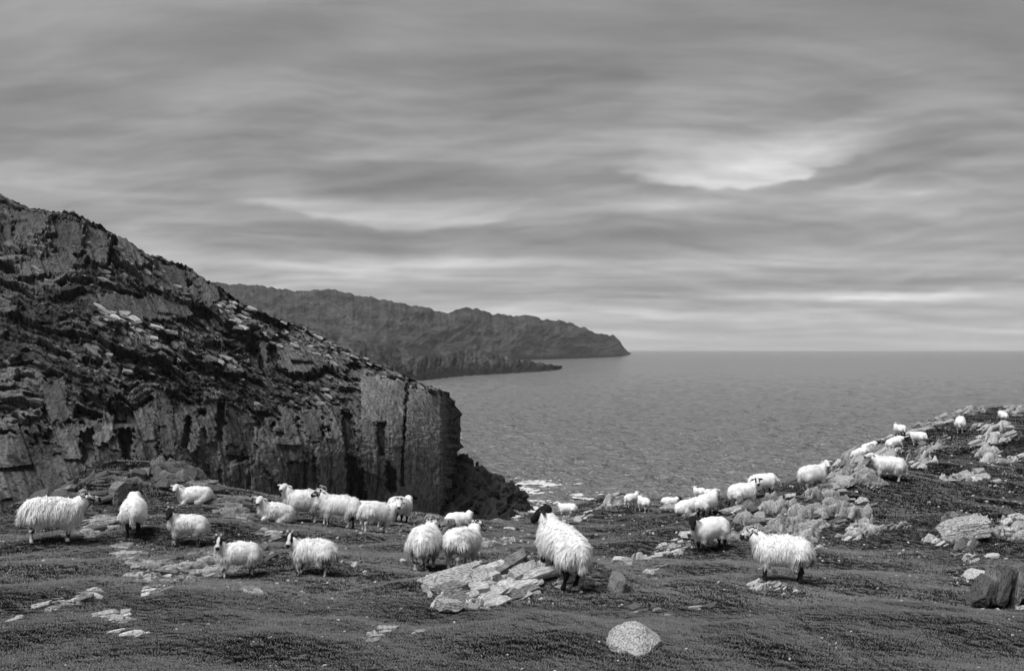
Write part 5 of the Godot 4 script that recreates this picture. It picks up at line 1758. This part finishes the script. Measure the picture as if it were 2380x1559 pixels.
func make_grass() -> void:
	var r := RandomNumberGenerator.new()
	r.seed = 4242
	var patch := fbm(66, 0.55, 4, 0.6)
	var fine := fbm(67, 2.6, 3, 0.6)
	# depth from, to, tufts per square metre, spread, height, half width
	for z in [[5.5, 12.0, 1100.0, 0.055, 0.018, 0.0042], [12.0, 20.0, 560.0, 0.08, 0.022, 0.0058], [20.0, 34.0, 220.0, 0.13, 0.028, 0.01], [34.0, 66.0, 70.0, 0.24, 0.036, 0.02]]:
		var mm := MultiMesh.new()
		mm.transform_format = MultiMesh.TRANSFORM_3D
		mm.use_colors = true
		mm.mesh = tuft(int(z[0] * 10), 22, z[3], z[4], z[5])
		var xf := []
		var col := []
		var total := int(0.56 * (z[1] * z[1] - z[0] * z[0]) * 1.06 * z[2])
		for k in total:
			var d := sqrt(lerpf(z[0] * z[0], z[1] * z[1], r.randf()))
			var az := r.randf_range(-0.6, 0.6)
			if d > lerp_table(edge_tab, (az * FOCAL + 512.0) / PX) - 0.1:
				continue
			var x := az * d
			var g := patch.get_noise_2d(x, -d)
			var f := fine.get_noise_2d(x, -d)
			var s := r.randf_range(0.6, 1.25) * (1.0 + g * 0.25)
			xf.append(Transform3D(Basis(Vector3.UP, r.randf() * TAU).scaled(Vector3(1, 1.0 + g * 0.35, 1) * s), Vector3(x, ground_h(x, -d) + 0.002, -d)))
			var t := clampf(0.165 + 0.022 * g + 0.018 * f, 0.06, 0.24) * r.randf_range(0.7, 1.3)
			col.append(Color(t, t, t))
		mm.instance_count = xf.size()
		for k in xf.size():
			mm.set_instance_transform(k, xf[k])
			mm.set_instance_color(k, col[k])
		var o := MultiMeshInstance3D.new()
		o.name = numbered("grass")
		o.multimesh = mm
		o.material_override = mats.grass
		add_child(o)
		tag(o, "short grazed grass covering the pasture", "grass", "grass of the pasture", "stuff")

# crumbs of pale stone trodden into the turf
func make_pebbles() -> void:
	var r := RandomNumberGenerator.new()
	r.seed = 808
	var mm := MultiMesh.new()
	mm.transform_format = MultiMesh.TRANSFORM_3D
	mm.mesh = cut_stone(340, 1, 6, 0.1, 0.0, 1.0)
	var drift := fbm(68, 0.4, 3)
	var xf := []
	for k in 5200:
		var d := sqrt(lerpf(49.0, 1600.0, r.randf()))
		var az := r.randf_range(-0.58, 0.58)
		if d > lerp_table(edge_tab, (az * FOCAL + 512.0) / PX) - 0.3 or drift.get_noise_2d(az * d, -d) + r.randf_range(-0.35, 0.35) < 0.05:
			continue
		var s := r.randf_range(0.005, 0.016) * clampf(d / 12.0, 0.7, 2.0)
		xf.append(Transform3D(Basis(Vector3.UP, r.randf() * TAU) * Basis.from_scale(Vector3(s * 1.6, s * 0.8, s)), Vector3(az * d, ground_h(az * d, -d) + s * 0.6 + 0.012, -d)))
	mm.instance_count = xf.size()
	for k in xf.size():
		mm.set_instance_transform(k, xf[k])
	var o := MultiMeshInstance3D.new()
	o.name = "pebbles"
	o.multimesh = mm
	o.material_override = mats.pebble
	add_child(o)
	tag(o, "tiny pale stones scattered through the turf", "pebbles", "", "stuff")

func make_foam() -> void:
	var r := RandomNumberGenerator.new()
	r.seed = 55
	var v := PackedVector3Array()
	var n := PackedVector3Array()
	var idx := PackedInt32Array()
	# photograph outline centre x, y, half width, half height, number of patches
	for b in [[1560, 1412, 65, 9, 70], [1600, 1420, 60, 6, 50], [1545, 1432, 60, 10, 60], [1640, 1428, 40, 5, 24], [1548, 1495, 26, 14, 60], [1535, 1520, 30, 9, 60], [1520, 1408, 22, 6, 36], [1692, 1452, 24, 7, 26], [1590, 1444, 50, 7, 40], [1715, 1462, 16, 3, 8], [1760, 1448, 14, 3, 6], [1570, 1470, 30, 12, 26]]:
		for k in int(b[4] * 1.6):
			var px: float = b[0] + r.randfn(0.0, 0.5) * b[2]
			var py: float = b[1] + r.randfn(0.0, 0.5) * b[3]
			var q := ray(px, py)
			var w := q * (SEA_Y / q.y)
			w.y = SEA_Y + 0.22 + 0.1 * r.randf()
			var ln := r.randf_range(0.12, 0.95)
			var wd := ln * r.randf_range(0.5, 1.6)
			var o := v.size()
			v.append(w + Vector3(0, 0.08, 0))
			n.append(Vector3.UP)
			for s in 9:
				var a := TAU * s / 9.0
				v.append(w + Vector3(cos(a) * ln, -0.02, sin(a) * wd) * r.randf_range(0.45, 1.25))
				v[v.size() - 1].y = w.y - 0.05
				n.append(Vector3.UP)
				idx.append_array(PackedInt32Array([o, o + 1 + s, o + 1 + (s + 1) % 9]))
	var f := part("sea_foam", build_mesh(v, n, PackedColorArray(), idx), mats.foam, self)
	tag(f, "white surf foam round the black rocks at the cliff foot", "foam", "", "stuff")
